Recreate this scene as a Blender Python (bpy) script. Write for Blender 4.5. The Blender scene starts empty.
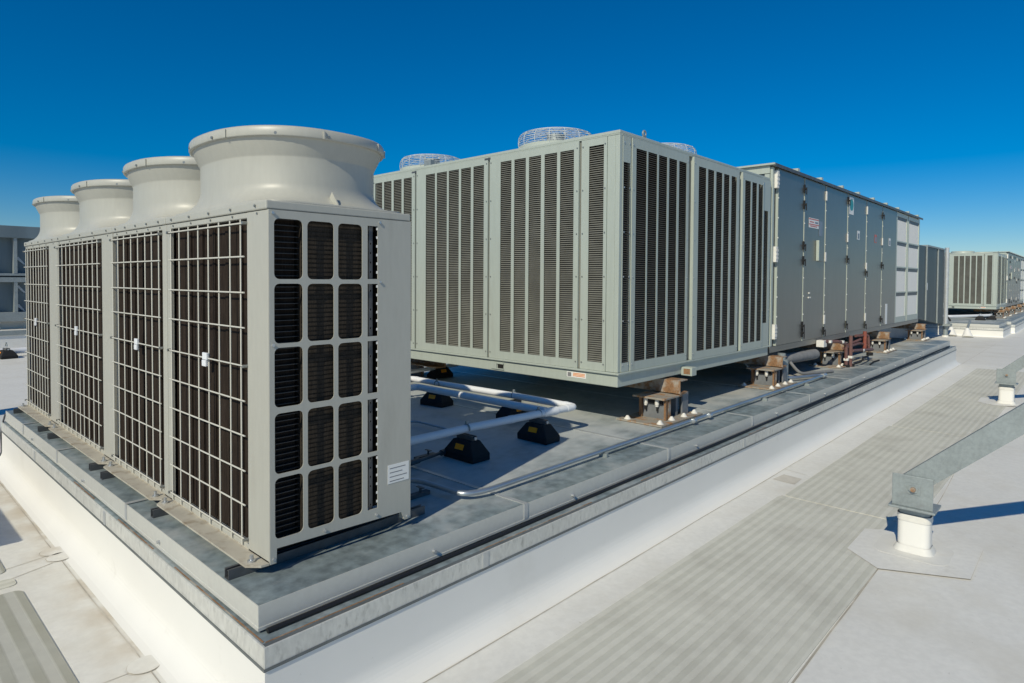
import bpy, bmesh, math, random
from mathutils import Vector, Matrix
random.seed(7)
scene = bpy.context.scene
COL = scene.collection
PI = math.pi
RZ = -0.515                       # roof level; z = 0 is the steel deck of the curb
SUN_AZ, SUN_EL = math.radians(14.5), math.radians(37.5)

# ------------------------------------------------------------------ materials
MATS = {}
def mat(name, c, rough=.5, metal=0., var=.0, vscale=3., c2=None, fine=0., fscale=60., bump=0., bscale=80.,
        stain=None, sscale=1.2, slo=.55, shi=.75, stretch=(1, 1, 1), spec=.5, coat=0.):
    m = bpy.data.materials.new(name); m.use_nodes = True
    nt = m.node_tree; N = nt.nodes; L = nt.links
    b = N['Principled BSDF']
    b.inputs['Roughness'].default_value = rough
    b.inputs['Metallic'].default_value = metal
    b.inputs['Specular IOR Level'].default_value = spec
    b.inputs['Coat Weight'].default_value = coat
    tc = N.new('ShaderNodeTexCoord'); mp = N.new('ShaderNodeMapping')
    mp.inputs['Scale'].default_value = stretch
    L.new(tc.outputs['Object'], mp.inputs['Vector'])
    V = mp.outputs['Vector']
    cur = None
    def noise(scale, detail=4, rg=.55):
        n = N.new('ShaderNodeTexNoise'); n.inputs['Scale'].default_value = scale
        n.inputs['Detail'].default_value = detail; n.inputs['Roughness'].default_value = rg
        L.new(V, n.inputs['Vector']); return n
    def ramp(src, p0, p1, c0, c1):
        r = N.new('ShaderNodeValToRGB'); r.color_ramp.elements[0].position = p0; r.color_ramp.elements[1].position = p1
        r.color_ramp.elements[0].color = (*c0, 1); r.color_ramp.elements[1].color = (*c1, 1)
        L.new(src, r.inputs[0]); return r.outputs[0]
    def mix(a, bb, fac):
        x = N.new('ShaderNodeMix'); x.data_type = 'RGBA'
        L.new(a, x.inputs[6]); L.new(bb, x.inputs[7])
        if isinstance(fac, float): x.inputs[0].default_value = fac
        else: L.new(fac, x.inputs[0])
        return x.outputs[2]
    if c2 is None: c2 = tuple(max(0, v * (1 - var)) for v in c)
    n1 = noise(vscale)
    cur = ramp(n1.outputs['Fac'], .35, .68, c2, c)
    if fine:
        n2 = noise(fscale, 3)
        f = ramp(n2.outputs['Fac'], .35, .65, tuple(v * (1 - fine) for v in c), tuple(min(1, v * (1 + fine)) for v in c))
        cur = mix(cur, f, .5)
    if stain:
        n3 = noise(sscale, 6, .62)
        k = ramp(n3.outputs['Fac'], slo, shi, (0, 0, 0), (1, 1, 1))
        rgb = N.new('ShaderNodeRGB'); rgb.outputs[0].default_value = (*stain, 1)
        cur = mix(cur, rgb.outputs[0], k)
    L.new(cur, b.inputs['Base Color'])
    if bump:
        n4 = noise(bscale, 3)
        bp = N.new('ShaderNodeBump'); bp.inputs['Strength'].default_value = bump; bp.inputs['Distance'].default_value = .01
        L.new(n4.outputs['Fac'], bp.inputs['Height']); L.new(bp.outputs[0], b.inputs['Normal'])
    MATS[name] = m
    return m

mat('wire_paint', (.62, .605, .53), .45, var=.05)
mat('cream_paint', (.455, .45, .395), .42, var=.07, vscale=1.5, fine=.04, fscale=25, stain=(.36, .345, .29), sscale=3.2, slo=.57, shi=.95, stretch=(1.6, 1.6, .35), bump=.02, bscale=3)
mat('dirty_flange', (.52, .485, .40), .6, var=.2, vscale=6, stain=(.25, .19, .12), sscale=9, slo=.52, shi=.72)
mat('sage_paint', (.43, .475, .42), .42, var=.09, vscale=1.2, fine=.05, fscale=18, stain=(.34, .35, .30), sscale=4, slo=.58, shi=.95, stretch=(1.6, 1.6, .25), bump=.02, bscale=3)
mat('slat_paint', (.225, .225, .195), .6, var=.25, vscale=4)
mat('coil', (.034, .025, .0195), .9, spec=.1, var=.5, vscale=5, fine=.5, fscale=30, stretch=(6, 6, .5))
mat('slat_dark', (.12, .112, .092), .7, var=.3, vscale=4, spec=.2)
mat('coil_side', (.050, .041, .032), .9, spec=.05, var=.35, vscale=5, fine=.5, fscale=40, stretch=(6, 6, .5))
mat('dark_core', (.008, .008, .008), .9)
mat('fin', (.045, .045, .045), .5, var=.3, vscale=9)
mat('galv_panel', (.215, .212, .192), .36, .7, var=.10, vscale=.7, fine=.05, fscale=7, stretch=(1, 1, .3), bump=.06, bscale=1.1)
mat('galv_mid', (.19, .245, .27), .5, .2, var=.25, vscale=1.2, stretch=(2, 1, .2))
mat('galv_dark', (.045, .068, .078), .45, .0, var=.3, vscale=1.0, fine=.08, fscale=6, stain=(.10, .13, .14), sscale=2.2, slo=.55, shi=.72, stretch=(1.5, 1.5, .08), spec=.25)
mat('galv_deck', (.30, .365, .385), .42, .3, var=.38, vscale=3.2, fine=.42, fscale=15, stain=(.54, .56, .55), sscale=3.2, slo=.50, shi=.78, bump=.05, bscale=7)
mat('galv_deck_dirty', (.40, .40, .37), .6, .1, var=.25, vscale=2.2, fine=.2, fscale=16, stain=(.40, .33, .24), sscale=1.6, slo=.36, shi=.66, bump=.04, bscale=9)
mat('galv_flash', (.68, .68, .635), .45, .25, var=.2, vscale=3, fine=.14, fscale=40, stain=(.34, .345, .32), sscale=30, slo=.55, shi=.80, stretch=(1, 1, .45))
mat('galv_fascia', (.66, .66, .61), .42, .25, var=.12, vscale=2, fine=.05, fscale=30)
mat('dark_hem', (.20, .22, .225), .5, .4, var=.3, vscale=6)
mat('galv_seam', (.60, .62, .62), .4, .4, var=.15, vscale=8)
mat('galv_steel', (.33, .37, .37), .48, .3, var=.3, vscale=7, fine=.14, fscale=55, stain=(.27, .29, .29), sscale=16, slo=.6, shi=.7)
mat('dark_steel', (.15, .155, .16), .5, .5, var=.35, vscale=12)
mat('zinc', (.62, .64, .65), .3, .7, var=.2, vscale=20)
mat('conduit_metal', (.50, .55, .59), .33, .75, var=.15, vscale=6)
mat('fastener', (.28, .29, .28), .4, .6)
mat('rust', (.30, .165, .08), .8, 0, var=.45, vscale=10, fine=.3, fscale=50, stain=(.36, .32, .27), sscale=7, slo=.5, shi=.62, bump=.3)
mat('rusty_plate', (.36, .33, .28), .8, 0, var=.2, vscale=8, stain=(.35, .17, .06), sscale=9, slo=.5, shi=.62, bump=.2)
mat('grey_housing', (.22, .235, .25), .6, .1, var=.25, vscale=10, stain=(.30, .16, .07), sscale=11, slo=.62, shi=.74)
mat('white_cap', (.78, .76, .70), .6, var=.1, vscale=20)
mat('white_pvc', (.80, .81, .82), .4, var=.04, vscale=5)
mat('membrane', (.765, .755, .705), .62, var=.11, vscale=1.7, fine=.07, fscale=26, stain=(.63, .60, .52), sscale=1.4, slo=.50, shi=.88, bump=.12, bscale=10)
mat('membrane_clean', (.82, .806, .758), .5, var=.04, vscale=1.5, stain=(.68, .66, .60), sscale=1.1, slo=.64, shi=.9, bump=.03, bscale=10)
mat('membrane_patch', (.745, .735, .685), .62, var=.1, vscale=4, stain=(.66, .62, .54), sscale=3, slo=.58, shi=.8)
mat('membrane_tan', (.62, .585, .51), .7, var=.12, vscale=12)
mat('seam_line', (.56, .51, .42), .8, var=.3, vscale=5, stain=(.62, .58, .5), sscale=2.5, slo=.5, shi=.62)
mat('black_rubber', (.014, .014, .015), .85, var=.3, vscale=30)
mat('black_cable', (.012, .012, .013), .55)
mat('reflector', (.95, .31, .0), .45)
mat('maroon_pipe', (.17, .085, .075), .55, var=.3, vscale=14, fine=.2)
mat('red_pipe', (.30, .085, .055), .55, var=.2, vscale=14)
mat('grey_foam', (.24, .24, .24), .8, var=.2, vscale=12)
mat('label_white', (.80, .80, .77), .5)
mat('label_ink', (.22, .22, .22), .6)
mat('label_orange', (.80, .28, .05), .5)
mat('label_red', (.55, .12, .09), .5)
mat('label_teal', (.02, .28, .30), .5)
mat('clear_clip', (.82, .84, .86), .25)
mat('filter_mesh', (.93, .89, .81), .7, var=.06, vscale=2, fine=.05, fscale=60)
mat('white_unit', (.74, .75, .75), .5, var=.05)
mat('wire', (.62, .65, .66), .6, .0)
mat('blue_grey', (.22, .27, .33), .5, .2, var=.15)

def walkway_material(name, direction, period, base=(.60, .59, .53), dark=(.86, .86, .84)):
    m = mat(name, base, .75, var=.13, vscale=1.1, fine=.07, fscale=12, stain=(.50, .485, .42), sscale=2.0, slo=.5, shi=.8)
    nt = m.node_tree; N = nt.nodes; L = nt.links; b = N['Principled BSDF']
    src = b.inputs['Base Color'].links[0].from_socket
    tc = N.new('ShaderNodeTexCoord'); sp = N.new('ShaderNodeSeparateXYZ'); L.new(tc.outputs['Object'], sp.inputs[0])
    mu = N.new('ShaderNodeMath'); mu.operation = 'MULTIPLY'; mu.inputs[1].default_value = 2 * PI / period
    L.new(sp.outputs[direction], mu.inputs[0])
    si = N.new('ShaderNodeMath'); si.operation = 'SINE'; L.new(mu.outputs[0], si.inputs[0])
    mr = N.new('ShaderNodeMapRange'); mr.inputs[1].default_value = -.35; mr.inputs[2].default_value = .35
    L.new(si.outputs[0], mr.inputs[0])
    x = N.new('ShaderNodeMix'); x.data_type = 'RGBA'; x.blend_type = 'MULTIPLY'
    x.inputs[7].default_value = (*dark, 1)
    mf = N.new('ShaderNodeMath'); mf.operation = 'MULTIPLY'; L.new(mr.outputs[0], mf.inputs[0])
    wear = N.new('ShaderNodeTexNoise'); wear.inputs['Scale'].default_value = 1.3; L.new(tc.outputs['Object'], wear.inputs['Vector'])
    L.new(wear.outputs['Fac'], mf.inputs[1])
    m2 = N.new('ShaderNodeMath'); m2.operation = 'MULTIPLY'; m2.inputs[1].default_value = 1.7; m2.use_clamp = True; L.new(mf.outputs[0], m2.inputs[0])
    L.new(m2.outputs[0], x.inputs[0]); L.new(src, x.inputs[6]); L.new(x.outputs[2], b.inputs['Base Color'])
    bp = N.new('ShaderNodeBump'); bp.inputs['Strength'].default_value = .35; bp.inputs['Distance'].default_value = .004
    L.new(mr.outputs[0], bp.inputs['Height']); L.new(bp.outputs[0], b.inputs['Normal'])
walkway_material('walkway_long', 1, .068, (.66, .65, .57), (.88, .885, .87))
walkway_material('walkway_cross', 0, .098, (.50, .50, .45), (.74, .74, .69))

# ------------------------------------------------------------------ mesh helpers
class MB:
    def __init__(s): s.v = []; s.f = []; s.sm = []
    def add(s, vs, fs, smooth=False):
        o = len(s.v); s.v += [tuple(p) for p in vs]
        for f in fs: s.f.append(tuple(i + o for i in f)); s.sm.append(smooth)
        return s
    def box(s, x0, x1, y0, y1, z0, z1):
        x0, x1 = min(x0, x1), max(x0, x1); y0, y1 = min(y0, y1), max(y0, y1); z0, z1 = min(z0, z1), max(z0, z1)
        return s.add([(x0,y0,z0),(x1,y0,z0),(x1,y1,z0),(x0,y1,z0),(x0,y0,z1),(x1,y0,z1),(x1,y1,z1),(x0,y1,z1)],
                     [(0,3,2,1),(4,5,6,7),(0,1,5,4),(1,2,6,5),(2,3,7,6),(3,0,4,7)])
    def obox(s, c, ax, ay, az, hx, hy, hz):
        c = Vector(c); ax, ay, az = Vector(ax), Vector(ay), Vector(az); vs = []
        for dz in (-1, 1):
            for dx, dy in ((-1,-1),(1,-1),(1,1),(-1,1)):
                vs.append(c + ax*dx*hx + ay*dy*hy + az*dz*hz)
        return s.add(vs, [(0,3,2,1),(4,5,6,7),(0,1,5,4),(1,2,6,5),(2,3,7,6),(3,0,4,7)])
    def prism(s, poly, z0, z1, axis='z'):
        n = len(poly)
        def P(u, v, w): return {'z': (u, v, w), 'y': (u, w, v), 'x': (w, u, v)}[axis]
        vs = [P(u, v, z0) for u, v in poly] + [P(u, v, z1) for u, v in poly]
        fs = [tuple(range(n))[::-1], tuple(range(n, 2*n))] + [(i, (i+1) % n, n+(i+1) % n, n+i) for i in range(n)]
        return s.add(vs, fs)
    def cyl(s, p0, p1, r0, r1=None, n=12, smooth=True, caps=True):
        if r1 is None: r1 = r0
        p0, p1 = Vector(p0), Vector(p1); d = (p1 - p0).normalized()
        a = d.orthogonal().normalized(); b = d.cross(a)
        vs = []
        for p, r in ((p0, r0), (p1, r1)):
            for i in range(n):
                t = 2*PI*i/n; vs.append(p + (a*math.cos(t) + b*math.sin(t))*r)
        s.add(vs, [(i, (i+1) % n, n+(i+1) % n, n+i) for i in range(n)], smooth)
        if caps: s.add(vs, [tuple(range(n))[::-1], tuple(range(n, 2*n))])
        return s
    def tube(s, pts, r, n=10, closed=False):
        pts = [Vector(p) for p in pts]; rings = []; prev = None
        m = len(pts)
        for i, p in enumerate(pts):
            if closed: d = (pts[(i+1) % m] - pts[i-1]).normalized()
            else: d = ((pts[i+1] if i < m-1 else p) - (pts[i-1] if i else p)).normalized()
            a = (prev - d*prev.dot(d)).normalized() if prev is not None and (prev - d*prev.dot(d)).length > 1e-6 else d.orthogonal().normalized()
            prev = a; b = d.cross(a)
            rings.append([p + (a*math.cos(2*PI*k/n) + b*math.sin(2*PI*k/n))*r for k in range(n)])
        vs = [q for rg in rings for q in rg]; fs = []
        for i in range(m if closed else m-1):
            j = (i+1) % m
            for k in range(n): fs.append((i*n+k, i*n+(k+1) % n, j*n+(k+1) % n, j*n+k))
        s.add(vs, fs, True)
        if not closed: s.add(rings[0] + rings[-1], [tuple(range(n))[::-1], tuple(range(n, 2*n))])
        return s
    def loft(s, rings, smooth=True, cap0=False, cap1=False):
        n = len(rings[0]); vs = [p for r in rings for p in r]; fs = []
        for i in range(len(rings)-1):
            for k in range(n): fs.append((i*n+k, i*n+(k+1) % n, (i+1)*n+(k+1) % n, (i+1)*n+k))
        s.add(vs, fs, smooth)
        if cap0: s.add(rings[0], [tuple(range(n))[::-1]])
        if cap1: s.add(rings[-1], [tuple(range(n))])
        return s

def world_loc(o):
    L = Vector((0, 0, 0))
    while o is not None: L += o.location; o = o.parent
    return L
def link(o, parent=None):
    COL.objects.link(o)
    if parent is not None: o.parent = parent
    return o
def pieces(mb):
    """the loose pieces of a mesh, as meshes of their own"""
    par = {}
    def find(a):
        while par.setdefault(a, a) != a: par[a] = par[par[a]]; a = par[a]
        return a
    key = [tuple(round(c, 5) for c in p) for p in mb.v]
    for f in mb.f:
        for i in f[1:]: par[find(key[f[0]])] = find(key[i])
    out = {}
    for f, sm_ in zip(mb.f, mb.sm):
        out.setdefault(find(key[f[0]]), []).append((f, sm_))
    res = []
    for fs in out.values():
        q = MB(); idx = {}
        for f, sm_ in fs:
            for i in f:
                if i not in idx: idx[i] = len(q.v); q.v.append(mb.v[i])
            q.f.append(tuple(idx[i] for i in f)); q.sm.append(sm_)
        res.append(q)
    return res
def each(name, mb, m, parent, **k):
    return [obj(name, q, m, parent, **k) for q in pieces(mb)]
def obj(name, mb, m, parent=None, loc=None, bevel=0., kind=None, label=None):
    """mesh coordinates are world coordinates; they are shifted into the parent's space"""
    base = world_loc(parent) if parent is not None else Vector(loc or (0, 0, 0))
    me = bpy.data.meshes.new(name)
    me.from_pydata([Vector(p) - base for p in mb.v], [], mb.f)
    for p, sm in zip(me.polygons, mb.sm): p.use_smooth = sm
    me.materials.append(MATS[m]); me.update()
    bm = bmesh.new(); bm.from_mesh(me); bmesh.ops.recalc_face_normals(bm, faces=bm.faces); bm.to_mesh(me); bm.free()
    o = bpy.data.objects.new(name, me); link(o, parent)
    if parent is None: o.location = base
    if bevel:
        b = o.modifiers.new('bevel', 'BEVEL'); b.width = bevel; b.segments = 2; b.limit_method = 'ANGLE'; b.angle_limit = math.radians(40)
    if kind: o['kind'] = kind
    if label: o['label'] = label
    return o
def tag(o, label, cat, group=None):
    o['label'] = label; o['category'] = cat
    if group: o['group'] = group
    return o
def thing(name, label, cat, loc, group=None):
    o = bpy.data.objects.new(name, None); o.empty_display_size = .1; COL.objects.link(o); o.location = loc
    return tag(o, label, cat, group)
def structure(name, mb, m): return obj(name, mb, m, kind='structure')
def copy_tree(o, parent=None):
    c = o.copy(); COL.objects.link(c); c.parent = parent
    for ch in list(o.children): copy_tree(ch, c)
    return c
def plate_mb(O, U, V, outline, holes, thick, mb=None, res_round=0.):
    """flat sheet with real holes: outline and holes in (u, v); thickness goes along U x V"""
    cu = bpy.data.curves.new('plate', 'CURVE'); cu.dimensions = '2D'; cu.fill_mode = 'BOTH'; cu.extrude = thick/2
    for poly in [outline] + holes:
        sp = cu.splines.new('POLY'); sp.points.add(len(poly)-1); sp.use_cyclic_u = True
        for p, (u, v) in zip(sp.points, poly): p.co = (u, v, 0, 1)
    o = bpy.data.objects.new('plate', cu)
    me = bpy.data.meshes.new_from_object(o)
    O, U, V = Vector(O), Vector(U), Vector(V); Nn = U.cross(V)
    mb = mb or MB()
    mb.add([O + U*p.co.x + V*p.co.y + Nn*(p.co.z + thick/2) for p in me.vertices], [tuple(p.vertices) for p in me.polygons])
    bpy.data.objects.remove(o); bpy.data.curves.remove(cu); bpy.data.meshes.remove(me)
    return mb
def rect(u0, u1, v0, v1, r=0., n=4):
    if r <= 0: return [(u0, v0), (u1, v0), (u1, v1), (u0, v1)]
    out = []
    for cx, cy, a in ((u1-r, v0+r, -90), (u1-r, v1-r, 0), (u0+r, v1-r, 90), (u0+r, v0+r, 180)):
        for i in range(n+1):
            t = math.radians(a + 90*i/n); out.append((cx + r*math.cos(t), cy + r*math.sin(t)))
    return out
def bend(pts, r=.08, n=5):
    """round the corners of a polyline"""
    pts = [Vector(p) for p in pts]; out = [pts[0]]
    for i in range(1, len(pts)-1):
        a, b, c = pts[i-1], pts[i], pts[i+1]
        d = min(r, (b-a).length*.45, (c-b).length*.45)
        p, q = b + (a-b).normalized()*d, b + (c-b).normalized()*d
        for k in range(n+1):
            t = k/n; out.append(p*(1-t)**2 + b*2*t*(1-t) + q*t*t)
    out.append(pts[-1]); return out

# ------------------------------------------------------------------ camera, sun, sky
cd = bpy.data.cameras.new('camera'); cam = bpy.data.objects.new('camera', cd); COL.objects.link(cam); scene.camera = cam
F_, YAW, PITCH, ROLL = 630.54, .822833694, .0266526697, .00606398146
fwd = Vector((math.sin(YAW)*math.cos(PITCH), math.cos(YAW)*math.cos(PITCH), -math.sin(PITCH)))
r0 = Vector((math.cos(YAW), -math.sin(YAW), 0)); u0 = r0.cross(fwd)
rt = r0*math.cos(ROLL) + u0*math.sin(ROLL); up = -r0*math.sin(ROLL) + u0*math.cos(ROLL)
M = Matrix((rt, up, -fwd)).transposed().to_4x4(); M.translation = (0, 0, 1.31)
cam.matrix_world = M
cd.sensor_width = 36; cd.lens = F_/1024*36; cd.shift_y = -43.977/1024; cd.clip_start = .05; cd.clip_end = 3000

S = Vector((math.cos(SUN_EL)*math.cos(SUN_AZ), math.cos(SUN_EL)*math.sin(SUN_AZ), -math.sin(SUN_EL)))
sl = bpy.data.lights.new('sun', 'SUN'); sl.energy = 3.5; sl.angle = math.radians(.5); sl.color = (1, .925, .735)
so = bpy.data.objects.new('sun', sl); COL.objects.link(so); so.rotation_euler = S.to_track_quat('-Z', 'Y').to_euler(); so.location = (-20, -5, 20)
w = bpy.data.worlds.new('World'); scene.world = w; w.use_nodes = True
nt = w.node_tree; bg = nt.nodes['Background']; sky = nt.nodes.new('ShaderNodeTexSky'); sky.sky_type = 'NISHITA'
sky.sun_disc = False; sky.sun_elevation = SUN_EL; sky.sun_rotation = math.atan2(-S.x, -S.y)
sky.altitude = 0; sky.air_density = 1.05; sky.dust_density = 0; sky.ozone_density = 9.0
hs = nt.nodes.new('ShaderNodeHueSaturation'); hs.inputs['Saturation'].default_value = 1.38; hs.inputs['Value'].default_value = 1
nt.links.new(sky.outputs[0], hs.inputs['Color']); nt.links.new(hs.outputs[0], bg.inputs[0]); bg.inputs[1].default_value = .079
scene.view_settings.view_transform = 'Standard'; scene.view_settings.look = 'None'
scene.view_settings.exposure = 0; scene.view_settings.gamma = 1

# ------------------------------------------------------------------ roof
def curb_dirt():
    nt = MATS['membrane'].node_tree; N = nt.nodes; L = nt.links; b = N['Principled BSDF']
    src = b.inputs['Base Color'].links[0].from_socket
    tc = N.new('ShaderNodeTexCoord'); sp = N.new('ShaderNodeSeparateXYZ'); L.new(tc.outputs['Object'], sp.inputs[0])
    def ramp(sock, a, c):
        m = N.new('ShaderNodeMapRange'); m.interpolation_type = 'SMOOTHSTEP'; m.inputs[1].default_value = a; m.inputs[2].default_value = c; L.new(sock, m.inputs[0]); return m.outputs[0]
    def mul(p, q):
        m = N.new('ShaderNodeMath'); m.operation = 'MULTIPLY'; L.new(p, m.inputs[0]); L.new(q, m.inputs[1]); return m.outputs[0]
    band = mul(ramp(sp.outputs[0], .72, 1.05), ramp(sp.outputs[1], 2.3, 3.2))
    far = N.new('ShaderNodeMapRange'); far.inputs[1].default_value = 1.15; far.inputs[2].default_value = 1.4; far.inputs[3].default_value = 1; far.inputs[4].default_value = 0; L.new(sp.outputs[0], far.inputs[0]); band = mul(band, far.outputs[0])
    n = N.new('ShaderNodeTexNoise'); n.inputs['Scale'].default_value = 3.4; n.inputs['Detail'].default_value = 6; L.new(tc.outputs['Object'], n.inputs['Vector'])
    fac = mul(band, ramp(n.outputs['Fac'], .36, .66))
    x = N.new('ShaderNodeMix'); x.data_type = 'RGBA'; x.inputs[7].default_value = (.46, .375, .26, 1)
    k = N.new('ShaderNodeMath'); k.operation = 'MULTIPLY'; k.inputs[1].default_value = .75; L.new(fac, k.inputs[0])
    L.new(k.outputs[0], x.inputs[0]); L.new(src, x.inputs[6]); L.new(x.outputs[2], b.inputs['Base Color'])
def deck_dust():
    m = MATS['galv_deck']; nt = m.node_tree; N = nt.nodes; L = nt.links; b = N['Principled BSDF']
    src = b.inputs['Base Color'].links[0].from_socket
    tc = N.new('ShaderNodeTexCoord'); sp = N.new('ShaderNodeSeparateXYZ'); L.new(tc.outputs['Object'], sp.inputs[0])
    def ramp(sock, a, c, lo=0., hi=1.):
        m_ = N.new('ShaderNodeMapRange'); m_.inputs[1].default_value = a; m_.inputs[2].default_value = c; m_.inputs[3].default_value = lo; m_.inputs[4].default_value = hi; L.new(sock, m_.inputs[0]); return m_.outputs[0]
    def op(kind, p, q):
        m_ = N.new('ShaderNodeMath'); m_.operation = kind; m_.use_clamp = True
        for i, v in enumerate((p, q)):
            if isinstance(v, float): m_.inputs[i].default_value = v
            else: L.new(v, m_.inputs[i])
        return m_.outputs[0]
    n = N.new('ShaderNodeTexNoise'); n.inputs['Scale'].default_value = 1.9; n.inputs['Detail'].default_value = 8; n.inputs['Roughness'].default_value = .65; L.new(tc.outputs['Object'], n.inputs['Vector'])
    mask = op('MULTIPLY', ramp(sp.outputs[1], .10, .50), ramp(sp.outputs[0], .3, 1.2))
    mask = op('ADD', mask, ramp(n.outputs['Fac'], .40, .66, -.55, .35))
    n2 = N.new('ShaderNodeTexNoise'); n2.inputs['Scale'].default_value = 1.1; n2.inputs['Detail'].default_value = 6; L.new(tc.outputs['Object'], n2.inputs['Vector'])
    tan = op('MULTIPLY', ramp(sp.outputs[0], 4.8, 7.2), ramp(n2.outputs['Fac'], .40, .60))
    c = N.new('ShaderNodeMix'); c.data_type = 'RGBA'; c.inputs[6].default_value = (.50, .52, .505, 1); c.inputs[7].default_value = (.46, .395, .30, 1); L.new(tan, c.inputs[0])
    x = N.new('ShaderNodeMix'); x.data_type = 'RGBA'; L.new(op('MULTIPLY', mask, .9), x.inputs[0]); L.new(src, x.inputs[6]); L.new(c.outputs[2], x.inputs[7]); L.new(x.outputs[2], b.inputs['Base Color'])
    L.new(ramp(mask, 0, 1, .3, .05), b.inputs['Metallic']); L.new(ramp(mask, 0, 1, .42, .7), b.inputs['Roughness'])
deck_dust()
curb_dirt()
def specks(name, amount):
    nt = MATS[name].node_tree; N = nt.nodes; L = nt.links; b = N['Principled BSDF']
    src = b.inputs['Base Color'].links[0].from_socket
    tc = N.new('ShaderNodeTexCoord')
    for sc_, lo, hi, col, k in ((38, .71, .76, (.30, .27, .22, 1), amount), (5.5, .66, .78, (.50, .465, .40, 1), amount*.6)):
        n = N.new('ShaderNodeTexNoise'); n.inputs['Scale'].default_value = sc_; n.inputs['Detail'].default_value = 5; n.inputs['Roughness'].default_value = .6; L.new(tc.outputs['Object'], n.inputs['Vector'])
        m = N.new('ShaderNodeMapRange'); m.inputs[1].default_value = lo; m.inputs[2].default_value = hi; m.inputs[4].default_value = k; L.new(n.outputs['Fac'], m.inputs[0])
        x = N.new('ShaderNodeMix'); x.data_type = 'RGBA'; x.inputs[7].default_value = col
        L.new(m.outputs[0], x.inputs[0]); L.new(src, x.inputs[6]); src = x.outputs[2]
    L.new(src, b.inputs['Base Color'])
specks('membrane', .6); specks('membrane_clean', .35); specks('walkway_long', .45); specks('galv_deck', .3)
structure('roof', MB().add([(-300,-300,RZ),(600,-300,RZ),(600,600,RZ),(-300,600,RZ)], [(0,1,2,3)]), 'membrane')

sm = MB()
def strip(mb, p, q, wd, z):
    p, q = Vector((*p, z)), Vector((*q, z)); d = (q-p).normalized(); n = Vector((-d.y, d.x, 0))*wd/2
    # slightly wandering line
    k = max(2, int((q-p).length/.35)); pts = []
    for i in range(k+1):
        c = p + (q-p)*i/k + n.normalized()*random.uniform(-.004, .004)
        ww = random.uniform(.7, 1.25); pts.append((c - n*ww, c + n*ww))
    for a, b in zip(pts, pts[1:]): mb.add([a[0], b[0], b[1], a[1]], [(0,1,2,3)])
strip(sm, (.975, 2.195), (24, 2.215), .0055, RZ+.003)
strip(sm, (.978, 2.19), (.975, 4.9), .0055, RZ+.003); strip(sm, (.975, 5.02), (1.0, 9.5), .0055, RZ+.003)
strip(sm, (.93, 3.24), (-2.5, 3.3), .005, RZ+.003)
strip(sm, (.93, 4.86), (.2, 4.6), .005, RZ+.003); strip(sm, (.92, 5.0), (.2, 4.86), .004, RZ+.003)
for x in (6.3, 9.5, 12.8, 16.0): strip(sm, (x, 2.20), (x-.06, 1.97), .005, RZ+.003)
strip(sm, (4.62, .988), (-.5, .945), .010, RZ+.003)
strip(sm, (5.4, .9), (9, 1.02), .004, RZ+.003)
structure('membrane_seam', sm, 'seam_line')
def disc(mb, c, r, z, n=28):
    mb.add([(c[0]+r*math.cos(2*PI*i/n)*random.uniform(.97, 1.03), c[1]+r*math.sin(2*PI*i/n), z) for i in range(n)], [tuple(range(n))])
pm = MB(); rm = MB()
for c in ((.975, 3.255), (.985, 4.93), (.975, 5.06), (.99, 2.21)):
    disc(rm, c, .0765, RZ+.0042); disc(pm, c, .0742, RZ+.0052)
poly = [(4.50, .985), (4.70, 1.215), (5.17, 1.22), (5.36, .93), (5.32, .53), (4.73, .53)]
def grow(poly, k):
    cx = sum(p[0] for p in poly)/len(poly); cy = sum(p[1] for p in poly)/len(poly)
    return [(cx+(x-cx)*k, cy+(y-cy)*k, ) for x, y in poly]
for off in ((0, 0), (7.27, .10)):
    pp = [(x+off[0], y+off[1]) for x, y in poly]
    rm.add([(x, y, RZ+.0075) for x, y in grow(pp, 1.003)], [tuple(range(6))]); pm.add([(x, y, RZ+.0085) for x, y in pp], [tuple(range(6))])
structure('membrane_patch_edge', rm, 'seam_line'); structure('membrane_patch', pm, 'membrane')

# walkway pads (4 mm sheets with rounded corners); origin rotated with the walkway so the ribs follow it
def pad(x0, x1, y0, y1, m, rot=0., r=.05, z=RZ+.0055):
    me = MB(); pts = rect(x0, x1, y0, y1, r); me.add([(x, y, z) for x, y in pts], [tuple(range(len(pts)))])
    n = len(pts); me.add([(x, y, z) for x, y in pts] + [(x, y, z-.0052) for x, y in pts], [(i, (i+1) % n, n+(i+1) % n, n+i) for i in range(n)])
    o = obj('walkway', me, m, kind='structure'); o.rotation_euler.z = rot
    return o
for x0, x1, y0, y1 in ((-.8, 5.484, 1.005, 1.972), (5.498, 9.138, 1.0, 1.945), (9.15, 12.215, 1.0, 1.92), (12.225, 16.7, .99, 1.92)):
    pad(x0, x1, y0, y1, 'walkway_long', -.004)
jt = MB()
for x, y0, y1 in ((5.491, 1.01, 1.94), (9.144, 1.0, 1.91), (12.22, 1.0, 1.88)): jt.add([(x-.012, y0, RZ+.0016), (x+.012, y0, RZ+.0016), (x+.012, y1, RZ+.0016), (x-.012, y1, RZ+.0016)], [(0,1,2,3)])
structure('walkway_joint', jt, 'seam_line')
tp = MB(); tp.add([(5.9, 2.165, RZ+.003), (6.12, 2.14, RZ+.003), (6.09, 1.968, RZ+.003), (5.88, 1.962, RZ+.003)], [(3,2,1,0)])
structure('membrane_scuff', tp, 'membrane_tan')
pad(-1.3, .725, 1.2, 4.575, 'walkway_cross', 0)
pad(-1.3, .72, 4.66, 4.785, 'walkway_long', 0, .04); pad(-1.3, .705, 4.90, 8.0, 'walkway_cross', 0)

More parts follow.
